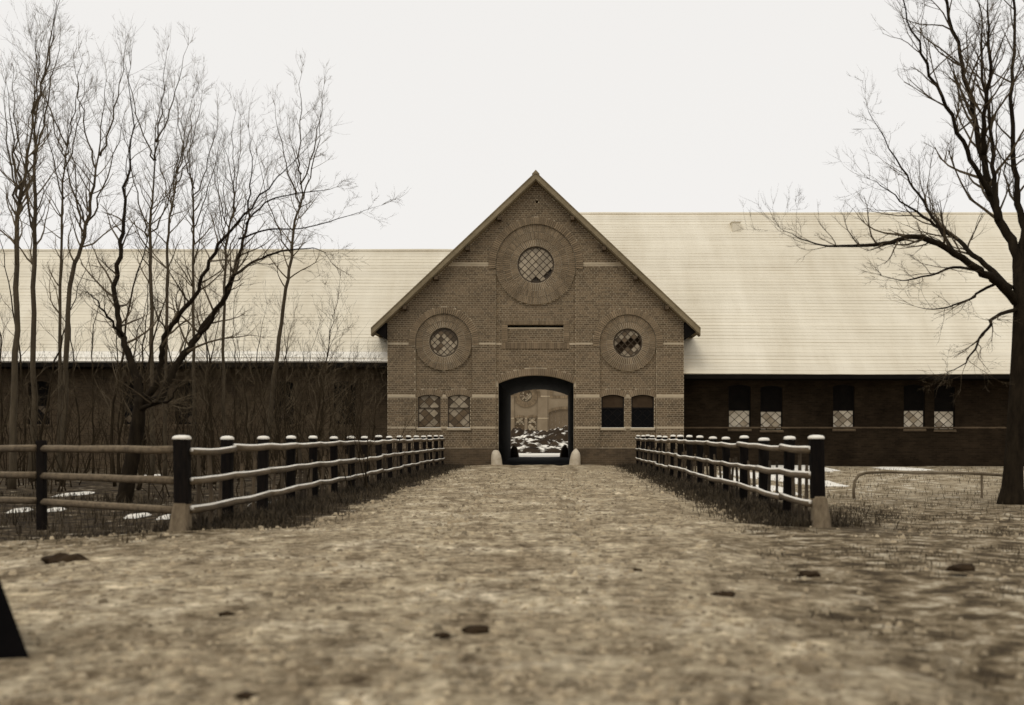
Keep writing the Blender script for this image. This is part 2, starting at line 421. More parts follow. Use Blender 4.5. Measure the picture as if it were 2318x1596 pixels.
def seg_arch(x0, x1, zs, rise):
    """centre and radius of the segmental arch"""
    w_ = (x1 - x0) / 2; r = (w_ * w_ + rise * rise) / (2 * rise); return (x0 + x1) / 2, zs + rise - r, r
def arch_open(x0, x1, zb, zs, rise, n=14):
    cx, cz, r = seg_arch(x0, x1, zs, rise); a = math.asin((x1 - x0) / 2 / r)
    return [(x0, zb), (x1, zb)] + arc_pts(cx, cz, r, math.pi/2 - a, math.pi/2 + a, n)
def wedge(cx, cz, r0, r1, a, da, gap):
    """one voussoir as a polygon"""
    g0, g1 = gap / 2 / r0, gap / 2 / r1
    q = lambda r, t: (cx + r * math.cos(t), cz + r * math.sin(t))
    return [q(r0, a + g0), q(r0, a + da - g0), q(r1, a + da - g1), q(r1, a + g1)]
def voussoirs(cx, cz, r0, r1, a0, a1, yf, yb, parent, w_=.068, mb=None, material=None):
    n = max(3, round(abs(a1 - a0) * (r0 + r1) / 2 / w_)); da = (a1 - a0) / n
    for i in range(n):
        poly = wedge(cx, cz, r0, r1, a0 + i * da, da, .018); y_ = yf + random.uniform(-.004, .004)
        if mb is not None: mb.prism(poly, y_, yb)
        else: MB().prism(poly, y_, yb).build('brick', material or M['brick_arch'], parent)
    return n
def clip(poly, conv):
    """clip polygon against a convex counter-clockwise polygon"""
    o = poly
    for i in range(len(conv)):
        (ax, az), (bx, bz) = conv[i], conv[(i+1) % len(conv)]; res = []
        sd_ = lambda p: (bx-ax) * (p[1]-az) - (bz-az) * (p[0]-ax)
        for j in range(len(o)):
            p, q = o[j], o[(j+1) % len(o)]; sp, sq = sd_(p), sd_(q)
            if sp >= 0: res.append(p)
            if (sp >= 0) != (sq >= 0):
                t = sp / (sp - sq); res.append((p[0] + t*(q[0]-p[0]), p[1] + t*(q[1]-p[1])))
        o = res
        if len(o) < 3: return []
    return o
def area(p): return abs(sum(p[i][0]*p[(i+1) % len(p)][1] - p[(i+1) % len(p)][0]*p[i][1] for i in range(len(p)))) / 2
def lattice_panes(parent, conv, diag, yf, pick, lead=None, asp=1.0, off=(0, 0)):
    """lozenge panes, each its own piece, with lead bars between"""
    xs = [p[0] for p in conv]; zs = [p[1] for p in conv]
    cx, cz = (min(xs)+max(xs))/2 + off[0], (min(zs)+max(zs))/2 + off[1]; h = diag / 2; hz = h * asp; g_ = .020
    mb = MB(); k = int((max(xs)-min(xs)) / diag) + 3; kz = int((max(zs)-min(zs)) / (diag*asp)) + 3
    for i in range(-2*k, 2*k+1):
        for j in range(-2*kz, 2*kz+1):
            if (i + j) % 2: continue
            x, z = cx + i * h, cz + j * hz
            cell = [(x-h, z), (x, z-hz), (x+h, z), (x, z+hz)]
            c0 = clip(cell, conv)
            if len(c0) < 3 or area(c0) < .0004: continue
            s = 1 - g_ / h * .7
            inner = clip([(x-h*s, z), (x, z-hz*s), (x+h*s, z), (x, z+hz*s)], conv)
            if len(inner) >= 3 and area(inner) > .0003:
                mm = pick(x, z, i, j)
                if mm:
                    t = random.uniform(-.006, .006)
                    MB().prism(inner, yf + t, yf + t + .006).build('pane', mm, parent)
    # bars
    for sgn in (1, -1):
        for q in range(-2*k-2*kz, 2*k+2*kz+1):
            if q % 2 == 0: continue
            n = Vector((1 / h, sgn / hz)); L0 = q
            d = Vector((h, -sgn * hz)).normalized()
            p0 = Vector((cx, cz)) + Vector((h * L0 / 2, sgn * hz * L0 / 2))
            nn = Vector((-d.y, d.x)) * g_ * .5
            a, b = p0 - d * 4, p0 + d * 4
            poly = clip([tuple(a - nn), tuple(b - nn), tuple(b + nn), tuple(a + nn)], conv)
            if len(poly) >= 3 and area(poly) > 1e-4: mb.prism(poly, yf - .012, yf + .012)
    if mb.v: mb.build('lattice', lead or M['frame'], parent)

# ------------------------------------------------------------------ gatehouse
XC = -.50
WL, WR = P(877, 0, GY).x, P(1548, 0, GY).x
APEX, SL = 10.27, .946
def roof_z(x): return APEX - SL * abs(x - XC)
def facade(root, dx, Yf, bricks=True, closed=False, mats=M):
    """brick gable with three round-headed niches; dx shifts it sideways, Yf is the wall face"""
    wl, wr, xc = WL + dx, WR + dx, XC + dx
    top = lambda x: APEX - .21 - SL * abs(x - xc)
    outline = [(wl, -.3), (wr, -.3), (wr, top(wr)), (xc, top(xc)), (wl, top(wl))]
    cxb, czb = z1(1133, 650); cxl, czl = z1(540, 1150); cxr, czr = z1(1727, 1155)
    big = (cxb + dx, czb, .66, 1.43, 1.68); left = (cxl + dx, czl, .524, 1.01, 1.245); right = (cxr + dx, czr, .524, 1.01, 1.245)
    ax0, _ = z1(890, 0); ax1, _ = z1(1378, 0); _, ac = z1(0, 1362); rise = .285; asz = ac - rise
    ax0 += dx; ax1 += dx
    wins = []
    for a, b in ((332, 487), (535, 687), (1575, 1730), (1778, 1932)):
        x0, zt = z2(a, 290); x1, zb = z2(b, 514); wins.append((x0 + dx, x1 + dx, zb, zt - .085, .085))
    px0, pz1 = z1(950, 1036); px1, pz0 = z1(1312, 1150); px0 += dx; px1 += dx
    fx0, fz1 = z1(912, 1006); fx1, fz0 = z1(1348, 1192); fx0 += dx; fx1 += dx
    vent = z1(1140, 245); vent = (vent[0] + dx, vent[1])
    niches = []
    for cx, cz, rg, rn, rh in (big, left, right):
        zb_ = -.28 if cx == big[0] else .62
        niches.append([(cx - rn, zb_), (cx + rn, zb_)] + arc_pts(cx, cz, rn, 0, math.pi, 28))
    bandz = [z1(0, 645)[1], z1(0, 1160)[1], z1(0, 1500)[1], z2(0, 512)[1]]
    D = .115                                          # niche depth
    core = M['mortar'] if bricks else M['far_brick']
    plate('wall', outline, niches + [circle(*vent, .055, 16)] , Yf + .012, Yf + D + .01, core, root)
    holes = [arch_open(ax0, ax1, -.28, asz, rise)] + [arch_open(x0, x1, zb, zs, r) for x0, x1, zb, zs, r in wins]
    holes += [circle(c[0], c[1], c[2]) for c in (big, left, right)] + [circle(*vent, .055, 16)]
    holes += [[(px0, pz0), (px1, pz0), (px1, pz1), (px0, pz1)]]
    plate('wall', [(x * 1.0, z) for x, z in outline], holes, Yf + D + .012, Yf + .45, core, root)
    # recessed tablet above the gate with a black strip painting the shade along its top
    MB().box((px0 - .05, Yf + .20, pz0 - .05), (px1 + .05, Yf + .24, pz1 - .085)).build('tablet_back', core, root)
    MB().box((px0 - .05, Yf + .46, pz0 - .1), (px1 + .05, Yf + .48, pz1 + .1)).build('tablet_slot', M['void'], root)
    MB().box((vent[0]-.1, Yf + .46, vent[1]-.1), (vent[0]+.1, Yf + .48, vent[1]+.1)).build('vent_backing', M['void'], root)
    def cut_disc(iv, cx, cz, r, z):
        d = r * r - (z - cz)**2
        return subtract(iv, cx - math.sqrt(d), cx + math.sqrt(d)) if d > 0 else iv
    def iv_outer(z):
        iv = [(wl, wr)]
        h = (APEX - .24 - z) / SL
        if h <= 0: return []
        iv = [(max(wl, xc - h), min(wr, xc + h))]
        for cx, cz, rg, rn, rh in (big, left, right):
            if z < cz - .12: iv = subtract(iv, cx - rn, cx + rn)
            else: iv = cut_disc(iv, cx, cz, rh, z)
        iv = cut_disc(iv, *vent, .06, z)
        return iv
    def iv_niche(z):
        res = []
        for n_, (cx, cz, rg, rn, rh) in enumerate((big, left, right)):
            if z > cz: continue
            iv = cut_disc([(cx - rn, cx + rn)], cx, cz, rn - .005, z)
            if n_ == 0:
                if z < ac + .26:
                    x_, z_, r = seg_arch(ax0, ax1, asz, rise)
                    if z > asz - .1: iv = cut_disc(iv, x_, z_, r + .235, z - .02)
                    if z < asz + .0: iv = subtract(iv, ax0, ax1)
                if fz0 < z < fz1: iv = subtract(iv, fx0, fx1)
            for x0, x1, zb, zs, r in wins:
                x_, z_, rr = seg_arch(x0, x1, zs, r)
                if zs <= z < zs + .4:
                    dd_ = (rr + .215)**2 - (z - z_)**2
                    if dd_ > 0: iv = subtract(iv, max(x0 - .05, x_ - math.sqrt(dd_)), min(x1 + .05, x_ + math.sqrt(dd_)))
                if zb - .09 < z < zs: iv = subtract(iv, x0 - (.04 if z < zb else 0), x1 + (.04 if z < zb else 0))
            res += iv
        return res
    isband = lambda z: any(abs(z - b) < .052 for b in bandz)
    PL = .62
    if bricks:
        mb = MB()
        lay(mb, PL, APEX - .2, lambda z: [] if isband(z) else iv_outer(z), Yf)
        lay(mb, PL, 7, lambda z: [] if isband(z) else iv_niche(z), Yf + D)
        mb2 = MB(); lay(mb2, pz0 + .01, pz1 - .1, lambda z: [(px0, px1)], Yf + .188, .03); mb.add(mb2.v, mb2.f)
        mb.build('brick', M['brick'], root, kind='stuff')
    for k, b in enumerate(bandz):
        for iv, yo in ((iv_outer(b), 0), (iv_niche(b), D)):
            for s, e in iv:
                if e - s > .06: MB().box((s + .002, Yf + yo - .006, b - .036), (e - .002, Yf + yo + .04, b + .036)).build('stone_band', M['band'], root)
    # plinth
    for s, e, yo in ((wl - .02, big[0] - 1.43, 0), (big[0] - 1.43, ax0, D), (ax1, big[0] + 1.43, D), (big[0] + 1.43, wr + .02, 0)):
        MB().box((s, Yf - .03 + yo, -.3), (e, Yf + .2 + yo * .1, PL - .012)).build('plinth', M['plinth'], root)
    # gate arch, window arches, rings, hoods
    BM, RM = (M['brick_arch'], M['brick_ring'])
    x_, z_, r = seg_arch(ax0, ax1, asz, rise); a = math.asin((ax1 - ax0) / 2 / r)
    ring = MB()
    voussoirs(x_, z_, r + .004, r + .245, math.pi/2 - a, math.pi/2 + a, Yf + D - .035, Yf + D + .1, root, mb=None if bricks else ring)
    for x0, x1, zb, zs, rr_ in wins:
        x_, z_, r = seg_arch(x0, x1, zs, rr_); a = math.asin((x1 - x0) / 2 / r) * 1.08
        voussoirs(x_, z_, r + .004, r + .21, math.pi/2 - a, math.pi/2 + a, Yf + D - .02, Yf + D + .1, root, .072, mb=None if bricks else ring)
    for n_, (cx, cz, rg, rn, rh) in enumerate((big, left, right)):
        a0 = -.1
        voussoirs(cx, cz, rn + .006, rh - .004, a0, math.pi - a0, Yf - .055, Yf + .04, root, .075, mb=None if bricks else ring)
        k = 3 if n_ == 0 else 2; st = (rn - .012 - rg) / k
        for q in range(k):
            voussoirs(cx, cz, rg + q * st + .004, rg + (q + 1) * st - .008, 0, 2 * math.pi, Yf + .012 + (.02 if q == 0 else 0), Yf + D + .03, root, .066, mb=ring)
        pts = circle(cx, cz, rn - .014, 64)
        plate('ring_bed', pts, [circle(cx, cz, rg, 64)], Yf + .052, Yf + D + .05, M['bed'] if bricks else core, root)
    # soldier course round the tablet
    for zz0, zz1 in ((fz0 - .0, pz0), (pz1, fz1)):
        n = int((fx1 - fx0) / .068)
        for i in range(n):
            q = (fx1 - fx0) / n; ring.box((fx0 + i*q + .004, Yf + D - .03, zz0 + .006), (fx0 + (i+1)*q - .004, Yf + D + .06, zz1 - .006))
    n = int((pz1 - pz0) / .068)
    for s, e in ((fx0, px0), (px1, fx1)):
        for i in range(n):
            q = (pz1 - pz0) / n; ring.box((s + .006, Yf + D - .03, pz0 + i*q + .004), (e - .006, Yf + D + .06, pz0 + (i+1)*q - .004))
    ring.build('brick', RM, root, kind='stuff')
    # round windows
    for n_, (cx, cz, rg, rn, rh) in enumerate((big, left, right)):
        fr = plate('round_window', circle(cx, cz, rg + .01, 48), [circle(cx, cz, rg - .055, 48)], Yf + .10, Yf + .17, M['frame'], root)
        MB().prism(circle(cx, cz, rg, 32), Yf + .30, Yf + .31).build('backing', M['glass_b'] if n_ != 2 else M['board'], fr)
        conv = circle(cx, cz, rg - .05, 32)
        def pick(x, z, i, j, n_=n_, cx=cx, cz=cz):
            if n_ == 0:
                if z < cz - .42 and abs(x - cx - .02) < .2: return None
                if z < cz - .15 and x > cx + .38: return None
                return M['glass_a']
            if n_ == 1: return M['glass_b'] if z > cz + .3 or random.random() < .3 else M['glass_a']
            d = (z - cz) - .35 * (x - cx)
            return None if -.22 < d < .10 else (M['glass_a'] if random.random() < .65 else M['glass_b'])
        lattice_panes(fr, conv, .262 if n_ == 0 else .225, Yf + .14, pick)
    # paired windows
    for n_, (x0, x1, zb, zs, rise_) in enumerate(wins):
        op = arch_open(x0, x1, zb, zs, rise_)
        fr = plate('window', op, [arch_open(x0 + .04, x1 - .04, zb + .045, zs - .01, rise_ * .9)], Yf + .16, Yf + .23, M['frame'] if n_ < 2 else M['frame_dark'], root)
        zt = z2(0, 380)[1]
        MB().box((x0 + .04, Yf + .165, zt - .02), (x1 - .04, Yf + .225, zt + .02)).build('transom', M['frame'] if n_ < 2 else M['frame_dark'], fr)
        MB().prism(arch_open(x0, x1, zb, zs, rise_), Yf + .32, Yf + .33).build('backing', M['glass_c'] if n_ >= 2 else M['glass_b'], fr)
        sill = MB().box((x0 - .03, Yf + D - .07, zb - .075), (x1 + .03, Yf + .16, zb - .004)).build('sill', M['band'], fr)
        MB().box((x0 - .02, Yf + D - .06, zb - .004), (x1 + .02, Yf + .155, zb + .012)).build('snow', M['snow'], fr)
        if n_ < 2:
            up = arch_open(x0 + .04, x1 - .04, zt + .02, zs - .01, rise_ * .9)
            lo = [(x0 + .04, zb + .045), (x1 - .04, zb + .045), (x1 - .04, zt - .02), (x0 + .04, zt - .02)]
            cx = (x0 + x1) / 2
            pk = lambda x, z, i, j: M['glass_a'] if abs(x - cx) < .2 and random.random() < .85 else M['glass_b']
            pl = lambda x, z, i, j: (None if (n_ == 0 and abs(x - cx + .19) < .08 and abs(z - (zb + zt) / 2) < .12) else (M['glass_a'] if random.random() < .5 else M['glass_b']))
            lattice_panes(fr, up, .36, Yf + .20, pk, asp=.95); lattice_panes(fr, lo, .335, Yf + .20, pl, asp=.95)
        else:
            MB().prism(arch_open(x0 + .042, x1 - .042, zt + .022, zs - .012, rise_ * .9), Yf + .19, Yf + .20).build('blind', M['board'], fr)
            lattice_panes(fr, [(x0 + .04, zb + .045), (x1 - .04, zb + .045), (x1 - .04, zt - .02), (x0 + .04, zt - .02)], .335, Yf + .20, lambda *q: M['glass_c'], lead=M['frame_dark'], asp=.95)
    return dict(ax0=ax0, ax1=ax1, asz=asz, rise=rise, ac=ac, top=top)

def gable_roof(root, dx, Yfront, Yback, purlins=True):
    xc = XC + dx
    for s in (-1, 1):
        xe = xc + s * 5.79
        p = lambda x, dz: (x, APEX - SL * abs(x - xc) + dz)
        poly = [p(xc, 0), p(xe, 0), p(xe, -.12), p(xc, -.12)]
        ro = MB().prism(poly, Yfront + .03, Yback).build('roof', M['roof_dark'], root)
        vb = MB().prism([p(xc, .012), p(xe, .012), p(xe, -.19), p(xc, -.19)], Yfront, Yfront + .045).build('verge_board', M['verge'], ro)
        MB().prism([p(xc, .055), p(xe, .055), p(xe, .012), p(xc, .012)], Yfront - .02, Yfront + .3).build('verge_tiles', M['verge'], ro)
        MB().prism([p(xc, -.19), p(xe, -.19), p(xe, -.23), p(xc, -.23)], Yfront + .045, Yfront + .5).build('verge_soffit', M['verge'], ro)
        xw = (WR if s > 0 else WL) + dx
        so_ = [(xw + s*.004, 4.45), (xe - s*.10, 4.83 - .10), (xw + s*.004, 5.1)]
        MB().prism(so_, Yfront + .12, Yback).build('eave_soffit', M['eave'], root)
        for z in (9.05, 7.99, 6.95, 5.9):
            x = xc + s * ((APEX - z) / SL)
            c = (x, z - .33)
            q = .065
            MB().prism([(c[0]-q, c[1]-q), (c[0]+q, c[1]-q), (c[0]+q, c[1]+q), (c[0]-q, c[1]+q)], Yfront + .06, GY + .1 if dx == 0 and Yfront < 50 else Yfront + .5).build('purlin_end', M['plinth'], root)
    MB().prism([(xc - .13, APEX - .02), (xc + .13, APEX - .02), (xc, APEX + .12)], Yfront - .03, Yback).build('ridge_cap', M['verge'], root)

gh = empty('gatehouse', (XC, GY, 0))
tag(gh, 'brown brick gatehouse with steep gable, three round lattice windows and arched gateway', 'gatehouse')
fa = facade(gh, 0, GY)
YB = 51.5
gable_roof(gh, 0, 38.55, YB + .4)
# tunnel through the gatehouse
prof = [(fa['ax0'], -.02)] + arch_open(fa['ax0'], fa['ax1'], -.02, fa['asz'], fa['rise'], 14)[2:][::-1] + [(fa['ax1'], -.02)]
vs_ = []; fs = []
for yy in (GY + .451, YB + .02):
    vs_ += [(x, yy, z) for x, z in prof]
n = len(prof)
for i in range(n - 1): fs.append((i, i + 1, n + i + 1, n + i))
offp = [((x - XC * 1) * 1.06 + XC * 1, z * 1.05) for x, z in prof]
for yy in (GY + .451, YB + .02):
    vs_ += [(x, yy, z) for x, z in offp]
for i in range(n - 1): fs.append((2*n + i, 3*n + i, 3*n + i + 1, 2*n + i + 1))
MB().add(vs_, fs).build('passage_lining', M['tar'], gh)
op = arch_open(fa['ax0'], fa['ax1'], -.28, fa['asz'], fa['rise'])
plate('wall', [(WL, -.3), (WR, -.3), (WR, fa['top'](WR)), (XC, fa['top'](XC)), (WL, fa['top'](WL))], [op], YB, YB + .4, M['side_brick'], gh)
for x0, x1 in ((WL, WL + .38), (WR - .38, WR)):
    MB().box((x0, GY + .452, -.3), (x1, YB - .003, 5.0)).build('wall', M['side_brick'], gh)

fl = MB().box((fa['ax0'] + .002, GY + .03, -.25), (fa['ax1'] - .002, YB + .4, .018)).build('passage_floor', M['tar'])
tag(fl, 'dark trodden floor of the gateway passage', 'floor', kind='structure')

# guard stones
def guard_stone(x, Y, s, label, h=.56, m='white'):
    mb = MB(); n = 14; ringz = [(-.1, 1), (.05, 1), (.2, .96), (.36, .86), (.46, .70), (.53, .45), (h, .1)]
    v_, f_ = [], []
    for z, k in ringz:
        for i in range(n):
            t = 2 * math.pi * i / n; rr = k * (1 + .07 * noise.noise((math.cos(t) * 2 + x, math.sin(t) * 2, z * 4)))
            v_.append((x + s * (.03 + .04 * (1 - z / h)) + .20 * rr * math.cos(t), Y + .19 * rr * math.sin(t), z))
    for j in range(len(ringz) - 1):
        for i in range(n): f_.append((j*n+i, j*n+(i+1) % n, (j+1)*n+(i+1) % n, (j+1)*n+i))
    f_.append(tuple((len(ringz)-1)*n + i for i in range(n)))
    return tag(mb.add(v_, f_).build('guard_stone', M[m], None, True), label, 'guard stone', 'guard stones at the gateway')
gx0, gx1 = fa['ax0'], fa['ax1']
guard_stone(gx0 - .10, GY - .22, 1, 'rounded whitewashed guard stone at gateway foot, side of lattice-paned windows', .55)
guard_stone(gx1 + .10, GY - .22, -1, 'rounded whitewashed guard stone at gateway foot, side of black windows', .60)
guard_stone(gx0 + .12, YB + .2, 1, 'dark guard stone at the courtyard end of the passage', .6, 'plinth')  # both rear stones coloured dark to paint the passage shade
guard_stone(gx1 - .12, YB + .2, -1, 'dark guard stone at the courtyard end of the passage', .6, 'plinth')

# ------------------------------------------------------------------ stable ranges
def slate_roof(root, x_in, x_out, Ye, ze, Yr, sgn, pitch=.2, snow_eave=False):
    """front slope of overlapping slate courses from eave to ridge, each course its own piece"""
    ln = math.hypot(Yr - Ye, (Yr - Ye) * SL); n = round(ln / pitch); dy = (Yr - Ye) / n
    ca, sa = (Yr - Ye) / ln, (Yr - Ye) * SL / ln
    ro = MB()
    ro.add([(x_in(ze), Ye + .04, ze - .02), (x_out, Ye + .04, ze - .02), (x_out, Yr, ze + (Yr-Ye)*SL - .03), (x_in(ze + (Yr-Ye)*SL), Yr, ze + (Yr-Ye)*SL - .03)],
           [(0, 1, 2, 3) if sgn > 0 else (3, 2, 1, 0)])
    zr = ze + (Yr - Ye) * SL
    # back slope
    Yb = 2 * Yr - Ye
    ro.add([(x_in(zr), Yr, zr - .03), (x_out, Yr, zr - .03), (x_out, Yb, ze - .05), (x_in(ze), Yb, ze - .05)], [(0, 1, 2, 3) if sgn > 0 else (3, 2, 1, 0)])
    roof = ro.build('roof', M['slate'], root)
    for k in range(n):
        y0, z0 = Ye + k * dy, ze + k * dy * SL
        y1, z1_ = y0 + dy * 1.12, z0 + dy * 1.12 * SL
        xa, xb = x_in(z0), x_out
        m_ = max(2, int(abs(xb - xa) / .7)); v_, f_ = [], []
        for i in range(m_ + 1):
            x = xa + (xb - xa) * i / m_
            th = max(.013, .022 + .012 * noise.noise((x * .25, k * .35, 1)) + .008 * noise.noise((x * 1.1, k * 3.3, 1))) + (.03 if snow_eave and k < 2 else 0)
            sagz = .035 * noise.noise((x * .12, y0 * .2, 5)); jl = .012 * noise.noise((x * 1.7, k * 5.1, 9))
            nx = (-sa, ca)
            v_ += [(x, y0 - jl*ca + .0, z0 + sagz - .004 - jl*sa), (x, y0 - sa * th - jl*ca, z0 + ca * th + sagz - jl*sa), (x, y1 - sa * .012, z1_ + ca * .012 + sagz)]
        for i in range(m_):
            a = 3 * i; b_ = a + 3
            q = [(a, b_, b_+1, a+1), (a+1, b_+1, b_+2, a+2)]
            f_ += q if sgn > 0 else [t[::-1] for t in q]
        MB().add(v_, f_).build('slate_course', M['snow'] if snow_eave and k < 3 else M['slate'], roof)
    MB().tube([(x_in(zr) + (x_out - x_in(zr)) * i / 30, Yr, zr + .02 + .02 * noise.noise((i * .7, 2, 0))) for i in range(31)], .07, 8).build('ridge', M['slate'], roof)
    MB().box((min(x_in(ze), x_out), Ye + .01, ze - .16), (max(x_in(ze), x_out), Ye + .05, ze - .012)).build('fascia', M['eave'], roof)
    return roof
def wing_window(root, x0, x1, Yw, zb, zm, zt, style):
    op = arch_open(x0, x1, zb, zt - .08, .08)
    fr = plate('window', op, [arch_open(x0 + .035, x1 - .035, zb + .04, zt - .09, .07)], Yw + .10, Yw + .16, M['frame_dark'], root)
    MB().prism(op, Yw + .24, Yw + .25).build('backing', M['glass_c'], fr)
    MB().box((x0 + .035, Yw + .098, zm - .02), (x1 - .035, Yw + .155, zm + .02)).build('transom', M['frame_dark'], fr)
    MB().box((x0 - .03, Yw - .05, zb - .07), (x1 + .03, Yw + .12, zb - .004)).build('sill', M['plinth'], fr)
    MB().box((x0 - .02, Yw - .045, zb - .004), (x1 + .02, Yw + .095, zb + .014)).build('snow', M['foot'], fr)
    lo = [(x0 + .035, zb + .04), (x1 - .035, zb + .04), (x1 - .035, zm - .02), (x0 + .035, zm - .02)]
    if style == 'lit':
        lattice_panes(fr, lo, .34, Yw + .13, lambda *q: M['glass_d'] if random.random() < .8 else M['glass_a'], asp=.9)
    else:
        lattice_panes(fr, lo, .34, Yw + .13, lambda *q: M['glass_c'] if random.random() < .8 else M['glass_b'], lead=M['frame_dark'], asp=.9)
    MB().prism(arch_open(x0 + .035, x1 - .035, zm + .02, zt - .09, .07), Yw + .125, Yw + .135).build('shutter', M['eave'], fr)

YW = 40.5
def wing(name, label, x_near, x_far, Ye, ze, Yr, sgn, wins, brick, snow_eave=False):
    rt = empty(name, (x_near, YW, 0)); tag(rt, label, 'stable')
    xa, xb = min(x_near, x_far), max(x_near, x_far)
    holes = [arch_open(a, b, zb, zt - .08, .08) for a, b, zb, zm, zt, st in wins]
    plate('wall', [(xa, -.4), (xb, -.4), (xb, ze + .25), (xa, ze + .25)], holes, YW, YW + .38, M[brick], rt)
    for a, b, zb, zm, zt, st in wins: wing_window(rt, a, b, YW, zb, zm, zt, st)
    def x_in(z):
        if z < 4.85: return x_near + sgn * .01
        return XC + sgn * max(0.0, (APEX - z) / SL - .25)
    rf = slate_roof(rt, x_in, x_far, Ye, ze, Yr, sgn, snow_eave=snow_eave)
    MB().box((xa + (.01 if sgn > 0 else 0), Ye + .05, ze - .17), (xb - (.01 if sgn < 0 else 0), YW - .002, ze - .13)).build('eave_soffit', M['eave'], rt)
    zb_ = P(0, 968, YW).z
    MB().box((xa, YW - .008, zb_ - .03), (xb, YW + .03, zb_ + .03)).build('stone_band', M['plinth'], rt)
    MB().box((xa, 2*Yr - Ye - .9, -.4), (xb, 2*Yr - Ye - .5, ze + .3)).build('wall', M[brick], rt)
    return rt, rf
def q5(x, y): p = P((1500 + x / 2.309) * .9257, (900 + y / 2.309) * .9257, YW); return p.x, p.z
rw = []
for a, b, k in ((650, 775, 0), (830, 955, 6), (1240, 1362, 0), (1640, 1760, 0), (1812, 1930, 4)):
    x0, zb = q5(a, 346 + k); x1, zm = q5(b, 238 + k); rw.append((x0, x1, zb, zm, zm + .95, 'lit'))
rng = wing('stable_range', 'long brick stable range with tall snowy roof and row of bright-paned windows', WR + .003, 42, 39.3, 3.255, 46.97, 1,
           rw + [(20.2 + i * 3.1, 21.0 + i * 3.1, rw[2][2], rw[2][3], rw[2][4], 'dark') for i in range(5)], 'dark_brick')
# ventilator on the right slope
vp = P(1664, 514, 46.3); zrf = 3.255 + (46.3 - 39.3) * SL
vt = MB().box((vp.x - .17, 45.95, zrf - .42), (vp.x + .17, 46.5, zrf + .12)).build('roof_ventilator', M['slate'], rng[1])
MB().box((vp.x - .21, 45.90, zrf + .12), (vp.x + .21, 46.55, zrf + .17)).build('lid', M['snow'], vt)
lw = []
for u in (88, 300, 420, 640, 780): 
    c = P(u, 0, YW).x; zb = P(0, 968, YW).z + .1; lw.append((c - .4, c + .4, zb, zb + .72, zb + 1.62, 'dark'))
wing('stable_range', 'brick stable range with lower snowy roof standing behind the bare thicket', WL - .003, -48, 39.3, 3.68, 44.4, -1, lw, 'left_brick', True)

# ------------------------------------------------------------------ courtyard and far gatehouse
def yard_z(x, y): return .02 + .03 * fbm(x, y, .5)
yd = grid('courtyard', axis(-40, 40, -8, 8, .4), axis(51.9, 93, 52, 92, .5), yard_z, snow_top_mat('yard_snow', (.10, .072, .042), (.22, .17, .11), SNOW, .45, .75, 1.2))
tag(yd, 'snow covered yard beyond the gateway passage', 'courtyard', kind='structure')
HM = snow_top_mat('heap', (.018, .012, .008), (.055, .038, .023), SNOW, .95, 1.08, 1.1)
def heap(cx, cy, rx, ry, h, seed, label):
    v_, f_, n = [], [], 60
    for j in range(n + 1):
        for i in range(n + 1):
            a, b_ = i / n * 2 - 1, j / n * 2 - 1
            d = max(0, 1 - (a*a + b_*b_)); x, y = cx + a * rx, cy + b_ * ry
            z = h * d ** .7 * (1 + .35 * fbm(x + seed, y, .6)) + .28 * d * abs(fbm(x + seed, y, 1.7)) - .05
            v_.append((x, y, z))
    for j in range(n):
        for i in range(n): f_.append((j*(n+1)+i, j*(n+1)+i+1, (j+1)*(n+1)+i+1, (j+1)*(n+1)+i))
    o = MB().add(v_, f_).build('dung_heap', HM, None, True)
    return tag(o, label, 'heap', 'heaps in the courtyard')
heap(-.9, 66, 3.2, 4.0, .62, 3, 'low snow-flecked dung heap just beyond the gateway passage')
heap(-1.5, 76, 2.6, 4.5, 1.35, 9, 'dark snow-topped dung heap under the far round window')
heap(1.2, 74, 2.4, 4.5, 1.45, 21, 'dark snow-topped dung heap before the far boarded archway')
heap(-5.0, 80, 3.5, 5, 1.3, 33, 'snow-topped dung heap before the blank end of far gable')

fg = empty('far_gatehouse', (1.2, 93.6, 0)); tag(fg, 'brick gable across the courtyard seen through the gateway', 'gatehouse')
FDX = 1.72
ff = facade(fg, FDX, 93.6, bricks=False)
gable_roof(fg, FDX, 93.15, 104)
n = 9; wd = (ff['ax1'] - ff['ax0']) / n
for i in range(n):
    MB().box((ff['ax0'] + i*wd + .001, 93.85 + .01 * (i % 2), -.2), (ff['ax0'] + (i+1)*wd, 93.90, ff['ac'] + .1)).build('door_plank', M['door'], fg)
for s in (-1, 1):
    x0 = (WR if s > 0 else WL) + FDX; x1 = x0 + s * 30
    sr = empty('stable_range', (x0, 94.6, 0)); tag(sr, 'plain brick range beside the far gable across the courtyard', 'stable', 'ranges beside the far gable')
    MB().box((min(x0, x1), 94.6, -.3), (max(x0, x1), 95, 3.6)).build('wall', M['far_brick'], sr)
    MB().add([(x0, 93.9, 3.4), (x1, 93.9, 3.4), (x1, 99.5, 8.6), (x0, 99.5, 8.6), (x1, 105, 3.4), (x0, 105, 3.4)], [(0, 1, 2, 3), (3, 2, 4, 5)]).build('roof', M['slate'], sr)

